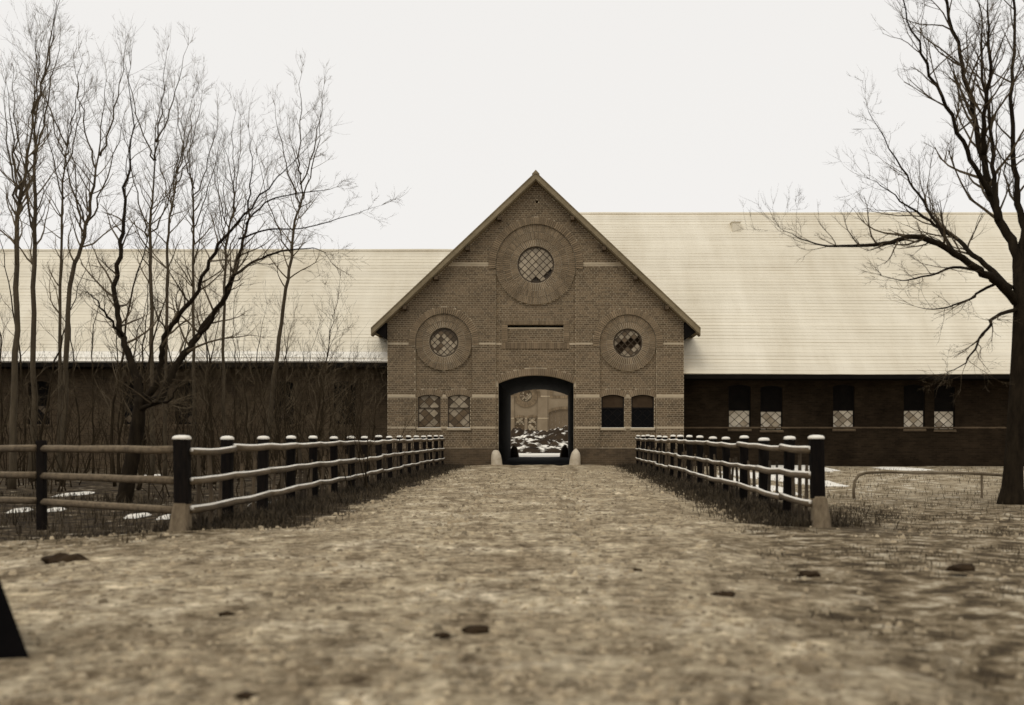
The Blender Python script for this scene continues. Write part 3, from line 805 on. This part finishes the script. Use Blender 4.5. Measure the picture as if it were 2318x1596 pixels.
# ------------------------------------------------------------------ fences
def fence(name, label, line, near_post, rail_side, stakes=True, post_r=.066, rails=(.93, .585, .25), capped=True):
    """line: list of ground points of the posts"""
    rt = empty(name, (line[0][0], line[0][1], 0)); tag(rt, label, 'fence', None)
    nrm = None
    for i, (x, y) in enumerate(line):
        r = .082 if (i == 0 and near_post) else post_r * random.uniform(.92, 1.1)
        gz = ground_z(x, y) - .03; h = (1.06 if i == 0 and near_post else 1.03 + random.uniform(-.015, .02))
        lean = (random.uniform(-.02, .02), random.uniform(-.02, .02))
        zb = .32 if (i == 0 and near_post) else gz - .25
        mb = MB(); c = r * .72
        sec = [(-c, -r), (c, -r), (r, -c), (r, c), (c, r), (-c, r), (-r, c), (-r, -c)]
        v_ = []; zs = [zb, .5, h - .02, h]
        for k, z in enumerate(zs):
            q = .9 if k == 3 else 1
            for a, b_ in sec: v_.append((x + a*q + lean[0]*z + .006*noise.noise((x, z*3, 1)), y + b_*q + lean[1]*z, z))
        f_ = [(k*8+j, k*8+(j+1) % 8, (k+1)*8+(j+1) % 8, (k+1)*8+j) for k in range(3) for j in range(8)] + [tuple(24+j for j in range(8)), tuple(range(7, -1, -1))]
        po = mb.add(v_, f_).build('post', M['post'], rt)
        # snow cap
        v_ = []
        for k, (dz, q) in enumerate(((0, 1.08), (.022, 1.10), (.042, .85), (.05, .3))):
            for a, b_ in sec: v_.append((x + a*q + lean[0]*h, y + b_*q + lean[1]*h, h + dz - .004))
        f_ = [(k*8+j, k*8+(j+1) % 8, (k+1)*8+(j+1) % 8, (k+1)*8+j) for k in range(3) for j in range(8)] + [tuple(24+j for j in range(8)), tuple(range(7, -1, -1))]
        if capped: MB().add(v_, f_).build('snow_cap', M['snow'], po, True)
        if i == 0 and near_post:
            v_ = []; q0 = rail_side
            for z, q, ox in ((gz - .2, 1.45, -.05*q0), (.1, 1.25, -.03*q0), (.32, 1.06, -.01*q0), (.34, .95, 0)):
                for a, b_ in sec: v_.append((x + a*q + ox, y + b_*q, z + .02*noise.noise((a*30, b_*30, z*9))))
            MB().add(v_, [(k*8+j, k*8+(j+1) % 8, (k+1)*8+(j+1) % 8, (k+1)*8+j) for k in range(3) for j in range(8)] + [tuple(24+j for j in range(8))]).build('post_foot', M['foot'], po)
    # rails, two bays each
    n = len(line)
    for zz in rails:
        i = 0
        while i < n - 1:
            j = min(n - 1, i + (2 if i else random.choice((1, 2))))
            pts = []; m_ = 5 * (j - i)
            e0, e1 = random.uniform(-.018, .018), random.uniform(-.018, .018)
            for k in range(m_ + 1):
                t = k / m_; q = i + t * (j - i); a = int(min(q, n - 2)); ft = q - a
                x = line[a][0] * (1-ft) + line[a+1][0] * ft; y = line[a][1] * (1-ft) + line[a+1][1] * ft
                d = Vector((line[a+1][0]-line[a][0], line[a+1][1]-line[a][1])).normalized(); nr = Vector((d.y, -d.x)) * rail_side
                off = .095 if near_post else .085
                z = zz + e0*(1-t) + e1*t - .03 * math.sin(math.pi * ft) * (.5 + .5*noise.noise((x, zz*5, y))) + .008*noise.noise((q*2.3, zz*7, 0))
                pts.append((x + nr.x*off, y + nr.y*off, z))
            if i > 0: pts[0] = (pts[0][0], pts[0][1], pts[0][2])
            rr = random.uniform(.036, .044)
            ra = MB().tube(pts, [rr * (1 + .1*noise.noise((k*1.3, zz*9, i))) for k in range(len(pts))], 8).build('rail', M['rail'], rt, True)
            MB().tube([(x, y, z + rr*.62) for x, y, z in pts], [rr*.66*(1+.25*noise.noise((k*2.1, zz*3, i+7))) for k in range(len(pts))], 6).build('snow', M['snow'] if capped else M['foot'], ra, True)
            i = j
    if stakes:
        for i in range(n - 1):
            for t in ((.34, .66) if i % 3 else (.3, .52, .76)):
                x = line[i][0]*(1-t) + line[i+1][0]*t; y = line[i][1]*(1-t) + line[i+1][1]*t
                h = random.choice((.62, .68, .72, .9)); r = random.uniform(.02, .032)
                d = Vector((line[i+1][0]-line[i][0], line[i+1][1]-line[i][1])).normalized(); nr = Vector((d.y, -d.x)) * rail_side
                x += nr.x * .03; y += nr.y * .03
                MB().tube([(x, y, -.3), (x + random.uniform(-.02, .02), y, .3), (x + random.uniform(-.03, .03), y, h)], [r, r, r*.8], 6).build('stake', M['stake'], rt)
    return rt
def pt(u, Y): return ((u - VPX) / F * Y, Y)
LA, LB = pt(415, 12.55), pt(1000, 38.6)
RA, RB = pt(1852, 13.6), pt(1445, 38.6)
lerp = lambda a, b, t: (a[0] + (b[0]-a[0])*t, a[1] + (b[1]-a[1])*t)
NL, NR = 16, 15
fence('fence', 'snow-dusted post and rail fence along the track on the thicket side', [lerp(LA, LB, i/NL) for i in range(NL+1)], True, 1)
fence('fence', 'snow-dusted post and rail fence along the track on the lawn side', [lerp(RA, RB, i/NR) for i in range(NR+1)], True, -1)
d = Vector((-3.5, 2.6)).normalized()
st = LA[0] + d.x * .14, LA[1] + d.y * .14
fence('fence', 'bare dark side fence turning off the corner post towards the wood', [(LA[0] + d.x * (2.95*i + .12), LA[1] + d.y * (2.95*i + .12)) for i in range(1, 6)], False, -1, False, .055, (.915, .56, .22), False)
side = bpy.data.objects[-1] if False else None
# the bay between the corner post and the first side post
sf = [o for o in col.objects if o.get('label', '').startswith('bare dark side fence')][0]
a0 = (LA[0] + d.x*.12, LA[1] + d.y*.12); b0 = (LA[0] + d.x*3.07, LA[1] + d.y*3.07)
for zz in (.93, .575, .235):
    pts = [(a0[0] + (b0[0]-a0[0])*t/6 - d.y*.02, a0[1] + (b0[1]-a0[1])*t/6 + d.x*.08*0, zz - .012*t/6 + .01*noise.noise((t, zz*4, 2))) for t in range(7)]
    ra = MB().tube(pts, .04, 8).build('rail', M['rail'], sf, True)
    MB().tube([(x, y, z + .026) for x, y, z in pts], .026, 6).build('snow', M['foot'], ra, True)

# ------------------------------------------------------------------ trees
class Tree:
    def __init__(s): s.t = MB(); s.c = MB()
    def twig(s, p, d, ln, r, lvl, up=.25, spread=.75, n=4, kids=4, crown=True):
        pts = [p.copy()]; d = d.normalized(); q = p.copy(); ds = [d.copy()]
        for i in range(n):
            d = (d + Vector((random.gauss(0, .16), random.gauss(0, .16), random.gauss(0, .12) + up * .22))).normalized()
            q = q + d * (ln / n); pts.append(q.copy()); ds.append(d.copy())
        rs = [r * (1 - .72 * i / n) for i in range(n + 1)]
        (s.c if crown else s.t).tube(pts, rs, 3 if r < .012 else 5, False)
        if lvl <= 0: return
        for k in range(kids):
            t = random.uniform(.25, 1.0); i = min(n - 1, int(t * n)); ft = t * n - i
            b = pts[i].lerp(pts[i+1], min(1, ft)); dd = ds[i+1]
            sd_ = Vector((random.gauss(0, 1), random.gauss(0, 1), random.gauss(0, .6)))
            sd_ = (sd_ - dd * sd_.dot(dd))
            if sd_.length < .01: continue
            nd = (dd + sd_.normalized() * spread * random.uniform(.6, 1.3)).normalized()
            s.twig(b, nd, ln * random.uniform(.42, .68) * (1 - .3 * t), max(.0023, r * .46 * (1 - .4*t)), lvl - 1, up, spread, max(3, n - 1), kids, True)
    def limb(s, pts, r0, r1, side=6, ln=1.2, lvl=2, tr=True, up=.3, start=.25, kids=4, n=8, wob=.02, spread=.8):
        # smooth the guide polyline
        P_ = [Vector(p) for p in pts]; sm = []
        for i in range(len(P_) - 1):
            p0, p1, p2, p3 = P_[max(0, i-1)], P_[i], P_[i+1], P_[min(len(P_)-1, i+2)]
            for k in range(4):
                t = k / 4
                q = .5 * ((2*p1) + (p2-p0)*t + (2*p0-5*p1+4*p2-p3)*t*t + (3*p1-p0-3*p2+p3)*t**3)
                sm.append(q + Vector((random.gauss(0, wob), random.gauss(0, wob), 0)))
        sm.append(P_[-1]); m_ = len(sm)
        rs = [r0 + (r1 - r0) * (i / (m_ - 1)) ** .8 for i in range(m_)]
        if r1 < .02: rs = [q * (1 if i < m_ * .6 else 1 - .72 * (i - m_ * .6) / (m_ * .4)) for i, q in enumerate(rs)]
        rs = [r * (1 + .10 * noise.noise((i * .9, r0 * 50, 3))) for i, r in enumerate(rs)]
        (s.t if tr else s.c).tube(sm, rs, n, True)
        for k in range(side):
            t = start + (1 - start) * (k + random.random()) / side; i = min(m_ - 2, int(t * (m_ - 1)))
            b = sm[i]; dd = (sm[i+1] - sm[i]).normalized()
            sd_ = Vector((random.gauss(0, 1), random.gauss(0, .8), random.gauss(0, .3))); sd_ -= dd * sd_.dot(dd)
            if sd_.length < .05: continue
            nd = (dd * .75 + sd_.normalized() * spread).normalized()
            l_ = ln * random.uniform(.55, 1.2) * (1 - .45 * t)
            s.twig(b, nd, l_, min(rs[i] * .5, .010 + .012 * l_), lvl, up, .75, 5, kids)
        if r1 < .02:
            for _ in range(3): s.twig(sm[-2], (sm[-1] - sm[-3]).normalized() + Vector((random.gauss(0, .3), random.gauss(0, .3), .2)), ln * .6, .004, 1, up, .7, 4, 3)
        return sm
    def build(s, name, label, base, group=None, bark='bark', twig='twig'):
        rt = empty(name, base); tag(rt, label, 'shrub' if 'shrub' in name else 'tree', group)
        s.t.build('trunk', M[bark], rt, True); s.c.build('crown', M[twig], rt)
        return rt
def px(pts, Y, dY=0):
    """guide points in photo pixels at distance Y (drifting by dY towards the tip)"""
    n = len(pts); return [P(u, v, Y + dY * i / max(1, n - 1)) for i, (u, v) in enumerate(pts)]

# big tree beside the lawn (right)
random.seed(21)
t = Tree(); Y = 18.8
_tp = px([(2290, 1170), (2291, 1130), (2292, 1105), (2294, 1060), (2299, 980), (2304, 880), (2309, 780), (2312, 690), (2308, 620)], Y)
t.t.tube(_tp, [.30, .235, .185, .160, .150, .142, .135, .130, .115], 14)
t.limb(px([(2308, 640), (2296, 560), (2262, 500), (2238, 430), (2222, 340), (2200, 250), (2178, 150), (2150, 40), (2120, -80)], Y, 1.5), .10, .022, 26, 1.9, 3, up=.5, kids=4)
t.limb(px([(2240, 440), (2210, 380), (2170, 300), (2130, 220), (2085, 120), (2050, 20), (2030, -60)], Y, -1), .05, .012, 20, 1.5, 2, up=.5, kids=4)
t.limb(px([(2226, 350), (2228, 260), (2240, 150), (2236, 60), (2250, -60)], Y, -.8), .05, .015, 20, 1.3, 2, up=.6, kids=5)
t.limb(px([(2262, 500), (2250, 400), (2242, 300), (2225, 180), (2222, 60), (2210, -40)], Y, 1), .05, .014, 20, 1.3, 2, up=.6, kids=5)
t.limb(px([(2310, 640), (2318, 540), (2308, 460), (2296, 380), (2288, 250), (2296, 120), (2290, -60)], Y, 1.2), .085, .02, 16, 1.3, 2, up=.5)
t.limb(px([(2311, 660), (2332, 540), (2350, 400), (2372, 250), (2385, 80), (2400, -100)], Y, .5), .085, .02, 18, 1.7, 3, up=.5)
t.limb(px([(2310, 690), (2370, 600), (2440, 480), (2500, 330), (2560, 180)], Y, -1.0), .08, .015, 16, 1.8, 2, up=.4)
t.limb(px([(2308, 690), (2262, 640), (2215, 612), (2160, 575), (2110, 545), (2060, 536), (2000, 552), (1930, 556), (1860, 556), (1800, 535), (1760, 512)], Y, -2.2), .085, .008, 26, 1.15, 2, up=.35, kids=4)
t.limb(px([(2290, 655), (2230, 600), (2180, 555), (2130, 520), (2075, 480), (2010, 430), (1960, 400)], Y, 2), .06, .008, 22, 1.4, 2, up=.4)
t.limb(px([(2215, 612), (2160, 605), (2110, 622), (2040, 635), (1990, 620)], Y, -1.5), .03, .006, 12, .8, 2, up=.15)
t.limb(px([(2170, 582), (2120, 505), (2080, 440), (2040, 380), (1990, 290), (1955, 230)], Y, 1.5), .035, .006, 14, 1.1, 2, up=.4)
t.limb(px([(2309, 700), (2265, 710), (2230, 745), (2205, 790), (2175, 830), (2130, 848)], Y, -1.5), .04, .006, 14, .9, 2, up=.0)
t.limb(px([(2255, 640), (2215, 665), (2165, 690), (2110, 700), (2060, 690)], Y, 1.2), .03, .006, 12, .9, 2, up=.0)
t.limb(px([(2311, 620), (2380, 560), (2450, 530), (2540, 520)], Y, 1.5), .07, .01, 12, 1.3, 2)
t.build('bare_tree', 'large spreading bare tree with low outstretched bough beside the lawn', tuple(P(2294, 1130, Y)), bark='bark', twig='twig_dark')

# forked tree in front of the thicket (left)
random.seed(5)
t = Tree(); Y = 19.7
q4 = lambda x, y: (x * .3994, 648 + y * .3994); q3 = lambda x, y: (x * .406, y * .406)
t.limb(px([q4(705, 1230), q4(715, 1150), q4(745, 1000), q4(765, 880), q4(785, 740), q4(800, 640)], Y), .15, .11, 0, n=12, wob=.005)
t.limb(px([q4(800, 660), q4(770, 520), q4(735, 400), q4(680, 260), q4(655, 120), q3(650, 1480), q3(690, 1300), q3(700, 1050), q3(735, 840), q3(728, 560), q3(722, 330)], Y, 1.2), .085, .012, 26, 1.3, 2)
t.limb(px([q4(800, 660), q4(900, 640), q4(960, 520), q4(1050, 380), q4(1135, 270), q4(1210, 150), q4(1300, 30), q3(1330, 1430), q3(1375, 1250), q3(1395, 1080), q3(1405, 880), q3(1380, 680)], Y, 1.5), .095, .010, 26, 1.3, 2)
t.limb(px([q4(820, 640), q4(880, 560), q4(912, 430), q4(920, 320), q4(1000, 190), q4(1100, 60), q3(1150, 1500), q3(1260, 1320), q3(1400, 1160), q3(1520, 1020), q3(1640, 900), q3(1745, 790)], Y, -1.2), .07, .008, 24, 1.2, 2)
t.limb(px([q4(1140, 270), q4(1250, 90), q3(1310, 1540), q3(1450, 1440), q3(1620, 1395), q3(1780, 1390), q3(1860, 1480)], Y, -1), .04, .006, 20, 1.0, 2)
t.limb(px([q3(1375, 1250), q3(1480, 1130), q3(1620, 1085), q3(1800, 1060), q3(1890, 1040)], Y, 1), .02, .004, 12, .8, 2, up=.1)
t.limb(px([q3(1330, 1330), q3(1500, 1280), q3(1700, 1270), q3(1950, 1200), q3(2150, 1130)], Y, .5), .02, .004, 12, .8, 2, up=.1)
t.limb(px([q4(690, 280), q4(610, 170), q4(540, 80), q4(500, 30)], Y, -1), .03, .006, 14, .9, 2)
t.limb(px([q4(800, 700), q4(880, 660), q4(960, 650), q4(1010, 560)], Y, -1), .05, .008, 12, .9, 2)
t.build('forked_tree', 'black bare tree with wide forked trunk in front of the thicket', tuple(P(284, 1127, Y)), bark='bark', twig='twig_dark')

# tall thin trees of the wood
random.seed(11)
tall = [  # guide points top to bottom in photo pixels, distance, base radius, label
    ([(30, 1108), (32, 900), (36, 700), (38, 520), (50, 430), (65, 330), (85, 180), (95, 80)], 23, .085, 'tall bare tree with thick swollen upper trunk at the wood edge'),
    ([(74, 1090), (76, 900), (77, 650), (78, 480), (80, 350), (76, 230), (80, 110)], 25, .085, 'tall straight bare tree rising beside the swollen trunk'),
    ([(140, 1100), (146, 900), (158, 650), (185, 560), (205, 460), (218, 380), (232, 260), (245, 170)], 24, .075, 'tall bare tree leaning towards the forked tree'),
    ([(133, 1090), (134, 900), (136, 650), (140, 450), (150, 330), (165, 240)], 27, .06, 'slender upright bare tree close behind the leaning one'),
    ([(345, 1085), (345, 900), (342, 650), (340, 510), (346, 440), (355, 285), (372, 190)], 27, .07, 'bare tree with knotted upper trunk behind the forked tree'),
    ([(372, 1085), (375, 900), (378, 650), (380, 530), (392, 455), (406, 365), (440, 190)], 28, .06, 'bare tree with long raking top behind the forked tree'),
    ([(440, 1080), (440, 900), (437, 650), (440, 480), (430, 380), (432, 270)], 29, .06, 'slim bare tree with crooked middle in the thicket'),
    ([(510, 1080), (505, 850), (508, 650), (515, 540), (530, 460), (520, 380), (505, 330)], 30, .055, 'slim bare tree with hooked top in the thicket'),
    ([(600, 1075), (622, 850), (640, 700), (655, 610), (668, 500), (685, 440), (668, 350), (655, 310)], 29, .07, 'taller bare tree with kinked top towards the gatehouse'),
]
for g_, Y, r, lab in tall:
    t = Tree(); H = len(g_)
    sm = t.limb(px(g_, Y, random.uniform(-1, 1)), r, .010, 26, 1.5, 2, up=.55, start=.36, n=8, wob=.015, kids=4)
    for k in range(5):
        i = int(len(sm) * random.uniform(.42, .8)); b = sm[i]
        dd = Vector((random.uniform(-.5, .5), random.uniform(-.5, .5), 1))
        t.limb([b, b + dd * .6, b + dd * 1.2 + Vector((0, 0, .4)), b + dd * 1.7 + Vector((0, 0, 1.0))], r * .35, .006, 10, .9, 2, up=.5, wob=.03, n=5)
    t.build('bare_tree', lab, tuple(P(*g_[0], Y)), 'tall trees of the wood', bark='bark_grey', twig='twig')
# slim saplings of the thicket before the lower range
random.seed(31)
sap = [(u + random.uniform(-10, 10), random.uniform(24, 37.5)) for u in (8, 58, 108, 180, 215, 246, 268, 300, 326, 398, 415, 466, 490, 528, 552, 572, 590, 632, 650, 676, 700, 722, 742, 765, 782, 806, 828)]
for u, Y in sap:
    t = Tree(); b = Vector(((u - VPX) / F * Y, Y, -.12)); lean = random.uniform(-.10, .16)
    h = random.uniform(4.6, 7.2) * (1 if u < 560 else .84) * (1.25 if u < 250 else 1) * (.78 if u > 740 else 1)
    nst = 1 if u < 250 else random.choice((1, 1, 2))
    for _ in range(nst):
        ln_ = lean + random.uniform(-.12, .12)
        pts = [b + Vector((ln_ * h * k / 5 * (k / 5) + random.gauss(0, .05), random.gauss(0, .06), h * k / 5)) for k in range(6)]
        t.limb(pts, random.uniform(.03, .05), .006, 20, 1.25, 2, up=.5, start=.2, n=6, wob=.02, kids=4)
    t.build('sapling', ('slim bare sapling' if nst == 1 else 'twin-stemmed bare sapling') + (' among the tall trunks of the wood' if u < 250 else ' standing about the forked tree' if u < 480 else ' in the middle of the thicket before the range' if u < 690 else ' in the thicket corner close to the gatehouse'), tuple(b), 'saplings of the thicket', bark='bark_thin', twig='twig_dark')
# low brushwood
random.seed(41)
for i in range(22):
    u = 10 + i * 39 + random.uniform(-14, 14); Y = random.uniform(21, 36)
    b = Vector(((u - VPX) / F * Y, Y, -.12)); t = Tree(); rad = random.uniform(.7, 1.3)
    for k in range(random.randint(8, 11)):
        a = random.uniform(0, 6.28); q = b + Vector((math.cos(a), math.sin(a), 0)) * rad * random.random() ** .5
        q.z = -.12; h = random.uniform(1.2, 2.9); le = Vector((random.gauss(0, .2), random.gauss(0, .2), 1))
        if k < 5: t.limb([q, q + le * h * .4, q + le * h * .75 + Vector((random.gauss(0, .1), 0, 0)), q + le * h], .016, .005, 7, .7, 1, n=5, up=.4, start=.15)
        else: t.twig(q, le, h, .011, 2, .5, .6, 5, 4)
    t.build('bare_shrub', 'brown leafless shrub ' + ('under the tall trees behind the side fence' if u < 250 else 'in the undergrowth round the forked tree' if u < 480 else 'in the undergrowth before the lower range' if u < 690 else 'in the undergrowth beside the gatehouse wall'), tuple(b), 'shrubs of the undergrowth', bark='bark_thin', twig='brush')

# ------------------------------------------------------------------ low bent rail on the lawn
def hp(x, y, Y): return P((1500 + x / 2.309) * .9257, (900 + y / 2.309) * .9257, Y)
mb = MB(); Y = 20.4
pts = [hp(1360, 745, Y), hp(1356, 690, Y), hp(1362, 640, Y), hp(1385, 605, Y), hp(1425, 592, Y), hp(1520, 588, Y), hp(1700, 592, Y), hp(1900, 592, Y + .1), hp(2080, 597, Y + .1), hp(2200, 606, Y + .1), hp(2250, 625, Y + .1)]
lr = empty('low_rail', tuple(pts[0])); tag(lr, 'low bent hoop rail on the lawn reaching to the spreading tree', 'rail')
MB().tube(pts, .028, 8).build('rail', M['pole'], lr, True)
e = pts[-3]; MB().tube([(e.x, e.y, -.3), (e.x, e.y, e.z)], .022, 8).build('post', M['pole'], lr)

# ------------------------------------------------------------------ unidentified black shape, built as a sloping block at the track side
b = P(45, 1500, 5.37); x1 = b.x + .07
mbk = empty('mounting_block', (x1 - .5, 5.6, 0)); tag(mbk, 'black tarred mounting block with sloping sides on the track', 'mounting block')
v_ = [(x1, 5.37, -.04), (x1 - 1.0, 5.14, -.04), (x1 - 1.12, 5.85, -.04), (x1 - .42, 6.05, -.04),
      (x1 - .28, 5.50, .52), (x1 - .80, 5.38, .52), (x1 - .86, 5.74, .52), (x1 - .52, 5.80, .52)]
MB().add(v_, [(0, 3, 2, 1), (4, 5, 6, 7), (0, 1, 5, 4), (1, 2, 6, 5), (2, 3, 7, 6), (3, 0, 4, 7)][::1]).build('body', M['block'], mbk)
MB().box((x1 - .90, 5.36, .522), (x1 - .40, 5.80, .56)).build('tread', M['block'], mbk)
MB().box((x1 - 1.35, 5.30, -.04), (x1 - .92, 5.78, .25)).build('step', M['block'], mbk)

# ------------------------------------------------------------------ clods and dung lumps on the track
random.seed(77)
def clod(u, v, r, k, label):
    Y = EYE * F / (v - HZN); c = P(u, v, Y); m_ = MB(); bm = bmesh.new(); bmesh.ops.create_icosphere(bm, subdivisions=3, radius=1)
    for q in bm.verts:
        n_ = 1 + .45 * noise.noise(q.co * 1.7 + Vector((k * 9, 0, 0))) + .25 * noise.noise(q.co * 4 + Vector((k * 9, 0, 0)))
        q.co = Vector((q.co.x * r * 1.5 * n_, q.co.y * r * 1.1 * n_, max(-.3, q.co.z) * r * .55 * n_))
    me = bpy.data.meshes.new('dung_lump'); bm.to_mesh(me); bm.free(); me.materials.append(M['clod'])
    me.polygons.foreach_set('use_smooth', [True] * len(me.polygons))
    o = link('dung_lump', me); o.location = (c.x, c.y, .03); tag(o, label, 'dung lump', 'dung lumps on the track')
for k, (u, v, r, lab) in enumerate([(1640, 1358, .055, 'dark dung lump on the track edge near the rough grass'), (1832, 1310, .06, 'flattish dark dung lump lying in rough grass'),
        (2178, 1296, .075, 'wide dark dung lump out in the rough grass'), (150, 1280, .13, 'broad dark dung lump on the track before the side fence'),  # broad lump stands in for the dark of a shadowed dip
        (1075, 1440, .05, 'dark dung lump in the open middle of the track'), (560, 1592, .03, 'small dark dung lump on the track'), (512, 1402, .03, 'small dark dung lump on the track'),
        (1000, 1452, .03, 'small dark dung lump on the track'), (1440, 1300, .03, 'small dark dung lump on the track')]):
    clod(u, v, r, k, lab)

# crumbs of frozen soil and ice strewn over the track
mb = MB(); random.seed(8)
for i in range(30000):
    y = 2.4 + 30 * random.random() ** 1.9; xl, xr = edge_l(y), edge_r(y)
    x = random.uniform(max(xl, -.62 * y), min(xr + 3.5, .5 * y + .5))
    c_ = fbm(x, y, 1.6)
    if c_ < random.uniform(-.9, .5) or (x > xr - .9 and random.random() < .82) or (y > 11 and x < xl + .35): continue
    r = random.uniform(.006, .020) * random.choice((1, 1, 1, 1.5, 2.0)); z = .022 + ground_z(x, y) * .6 + (.014 * fbm(x, y, 1.8) if x < xr else -.05)
    a = random.uniform(0, 6.28); p_ = []; hz = r * random.uniform(.35, .9)
    for k in range(5): p_.append((x + r * math.cos(a + k * 1.257) * random.uniform(.7, 1.5), y + r * math.sin(a + k * 1.257) * random.uniform(.7, 1.4), z - .012))
    q_ = [(x + (px_ - x) * .55 + random.gauss(0, r * .1), y + (py_ - y) * .55, z + hz * random.uniform(.7, 1.1)) for px_, py_, _ in p_]
    mb.add(p_ + q_, [(k, (k+1) % 5, 5 + (k+1) % 5, 5 + k) for k in range(5)] + [(5, 6, 7, 8, 9)])
mb.build('soil_crumbs', mat('crumb', (.20, .152, .094), (.42, .345, .23), 1.5, .95, .3, island=.45), kind='stuff')
tag(col.objects['soil_crumbs'], 'crumbs of frozen soil strewn over the track', 'soil', kind='stuff')

# ------------------------------------------------------------------ withered grass along the fences and verge
mb = MB(); random.seed(9)
def blade(x, y, h, w_=.006):
    z = ground_z(x, y) - .05; a = random.uniform(0, 6.28); l_ = random.uniform(.1, .8) * h
    dx, dy = math.cos(a) * l_, math.sin(a) * l_; w_ *= random.uniform(.7, 1.5)
    px_, py_ = -math.sin(a) * w_, math.cos(a) * w_
    mb.add([(x - px_, y - py_, z), (x + px_, y + py_, z), (x + dx*.4 + px_*.7, y + dy*.4 + py_*.7, z + h*.65), (x + dx*.4 - px_*.7, y + dy*.4 - py_*.7, z + h*.65), (x + dx, y + dy, z + h)],
           [(0, 1, 2, 3), (3, 2, 4)])
for A, B_, s in ((LA, LB, 1), (RA, RB, -1)):
    for i in range(24000):
        t_ = random.random() ** 1.4; c = lerp(A, B_, t_)
        o_ = random.gauss(.22, .36) * s; dens = fbm(c[0] + o_, c[1], .9)
        if dens < random.uniform(-.9, .3): continue
        blade(c[0] + o_, c[1], random.uniform(.08, .24) * (.6 + .6 * max(0, dens)))
for i in range(70000):        # rough grass beyond the track on the lawn side and round the corner post
    y = 3 + 15 * random.random() ** .8; x = random.uniform(1.5, 10)
    if x < edge_r(y) - .5 or fbm(x, y, .55) < random.uniform(-.1, .8): continue
    blade(x, y, random.uniform(.02, .075), .004)
for i in range(14000):
    y = random.uniform(11, 22); x = random.uniform(-13, -4)
    if fbm(x, y, .7) < random.uniform(-.6, .5): continue
    blade(x, y, random.uniform(.06, .22))
for i in range(16000):        # thin grass standing through the frost on the lawn
    y = 15 + 24 * random.random(); x = random.uniform(4.2, 5 + .42 * y)
    if fbm(x, y, .8) < random.uniform(-.4, .7): continue
    blade(x, y, random.uniform(.06, .13), .004)
for i in range(9000):         # sparse trampled blades in the track itself
    y = 2.6 + 14 * random.random() ** 1.5; x = random.uniform(max(edge_l(y), -.6 * y), edge_r(y))
    if fbm(x, y, .9) < random.uniform(-.1, .7): continue
    blade(x, y, random.uniform(.055, .085), .003)
tag(mb.build('grass', M['grass']), 'withered brown grass along the fences and track verges', 'grass', kind='stuff')

# ------------------------------------------------------------------ snow patches lying behind the fences
random.seed(15)
def patch(u, v, ru, rv, k):
    Y = (EYE + .09) * F / (v - HZN); c = P(u, v, Y); rx = ru / F * Y; ry = rv * Y * Y / F / EYE
    v_, f_ = [(c.x, c.y, ground_z(c.x, c.y) + .012)], []
    n = 26
    for q, (s_, dz) in enumerate(((.6, .008), (1, -.045))):
        for i in range(n):
            a = 2 * math.pi * i / n; w_ = s_ * (1 + .45 * noise.noise((math.cos(a) * 1.6 + k * 5, math.sin(a) * 1.6, k)))
            x, y = c.x + rx * w_ * math.cos(a), c.y + ry * w_ * math.sin(a); v_.append((x, y, ground_z(x, y) + dz))
    for i in range(n):
        f_.append((0, 1 + i, 1 + (i+1) % n)); f_.append((1 + i, 1 + n + i, 1 + n + (i+1) % n, 1 + (i+1) % n))
    return MB().add(v_, f_)
mb = MB()
sp_ = [(312, 1163, 26, 4.5), (380, 1166, 15, 4.5), (45, 1152, 20, 4), (125, 1150, 16, 3.5), (172, 1114, 20, 6), (620, 1136, 14, 4), (338, 1075, 14, 3), (575, 1140, 8, 3)]
sp_ += [(1735, 1058, 75, 13), (1690, 1075, 50, 12), (1790, 1085, 60, 16), (1830, 1060, 40, 8), (1640, 1085, 30, 8), (1750, 1110, 45, 10), (2040, 1062, 60, 4)]
for k, a in enumerate(sp_): 
    q = patch(*a, k); mb.add(q.v, q.f)
tag(mb.build('snow_patches', M['snow'], None, True), 'thin patches of snow lying behind the fences', 'snow', kind='stuff')
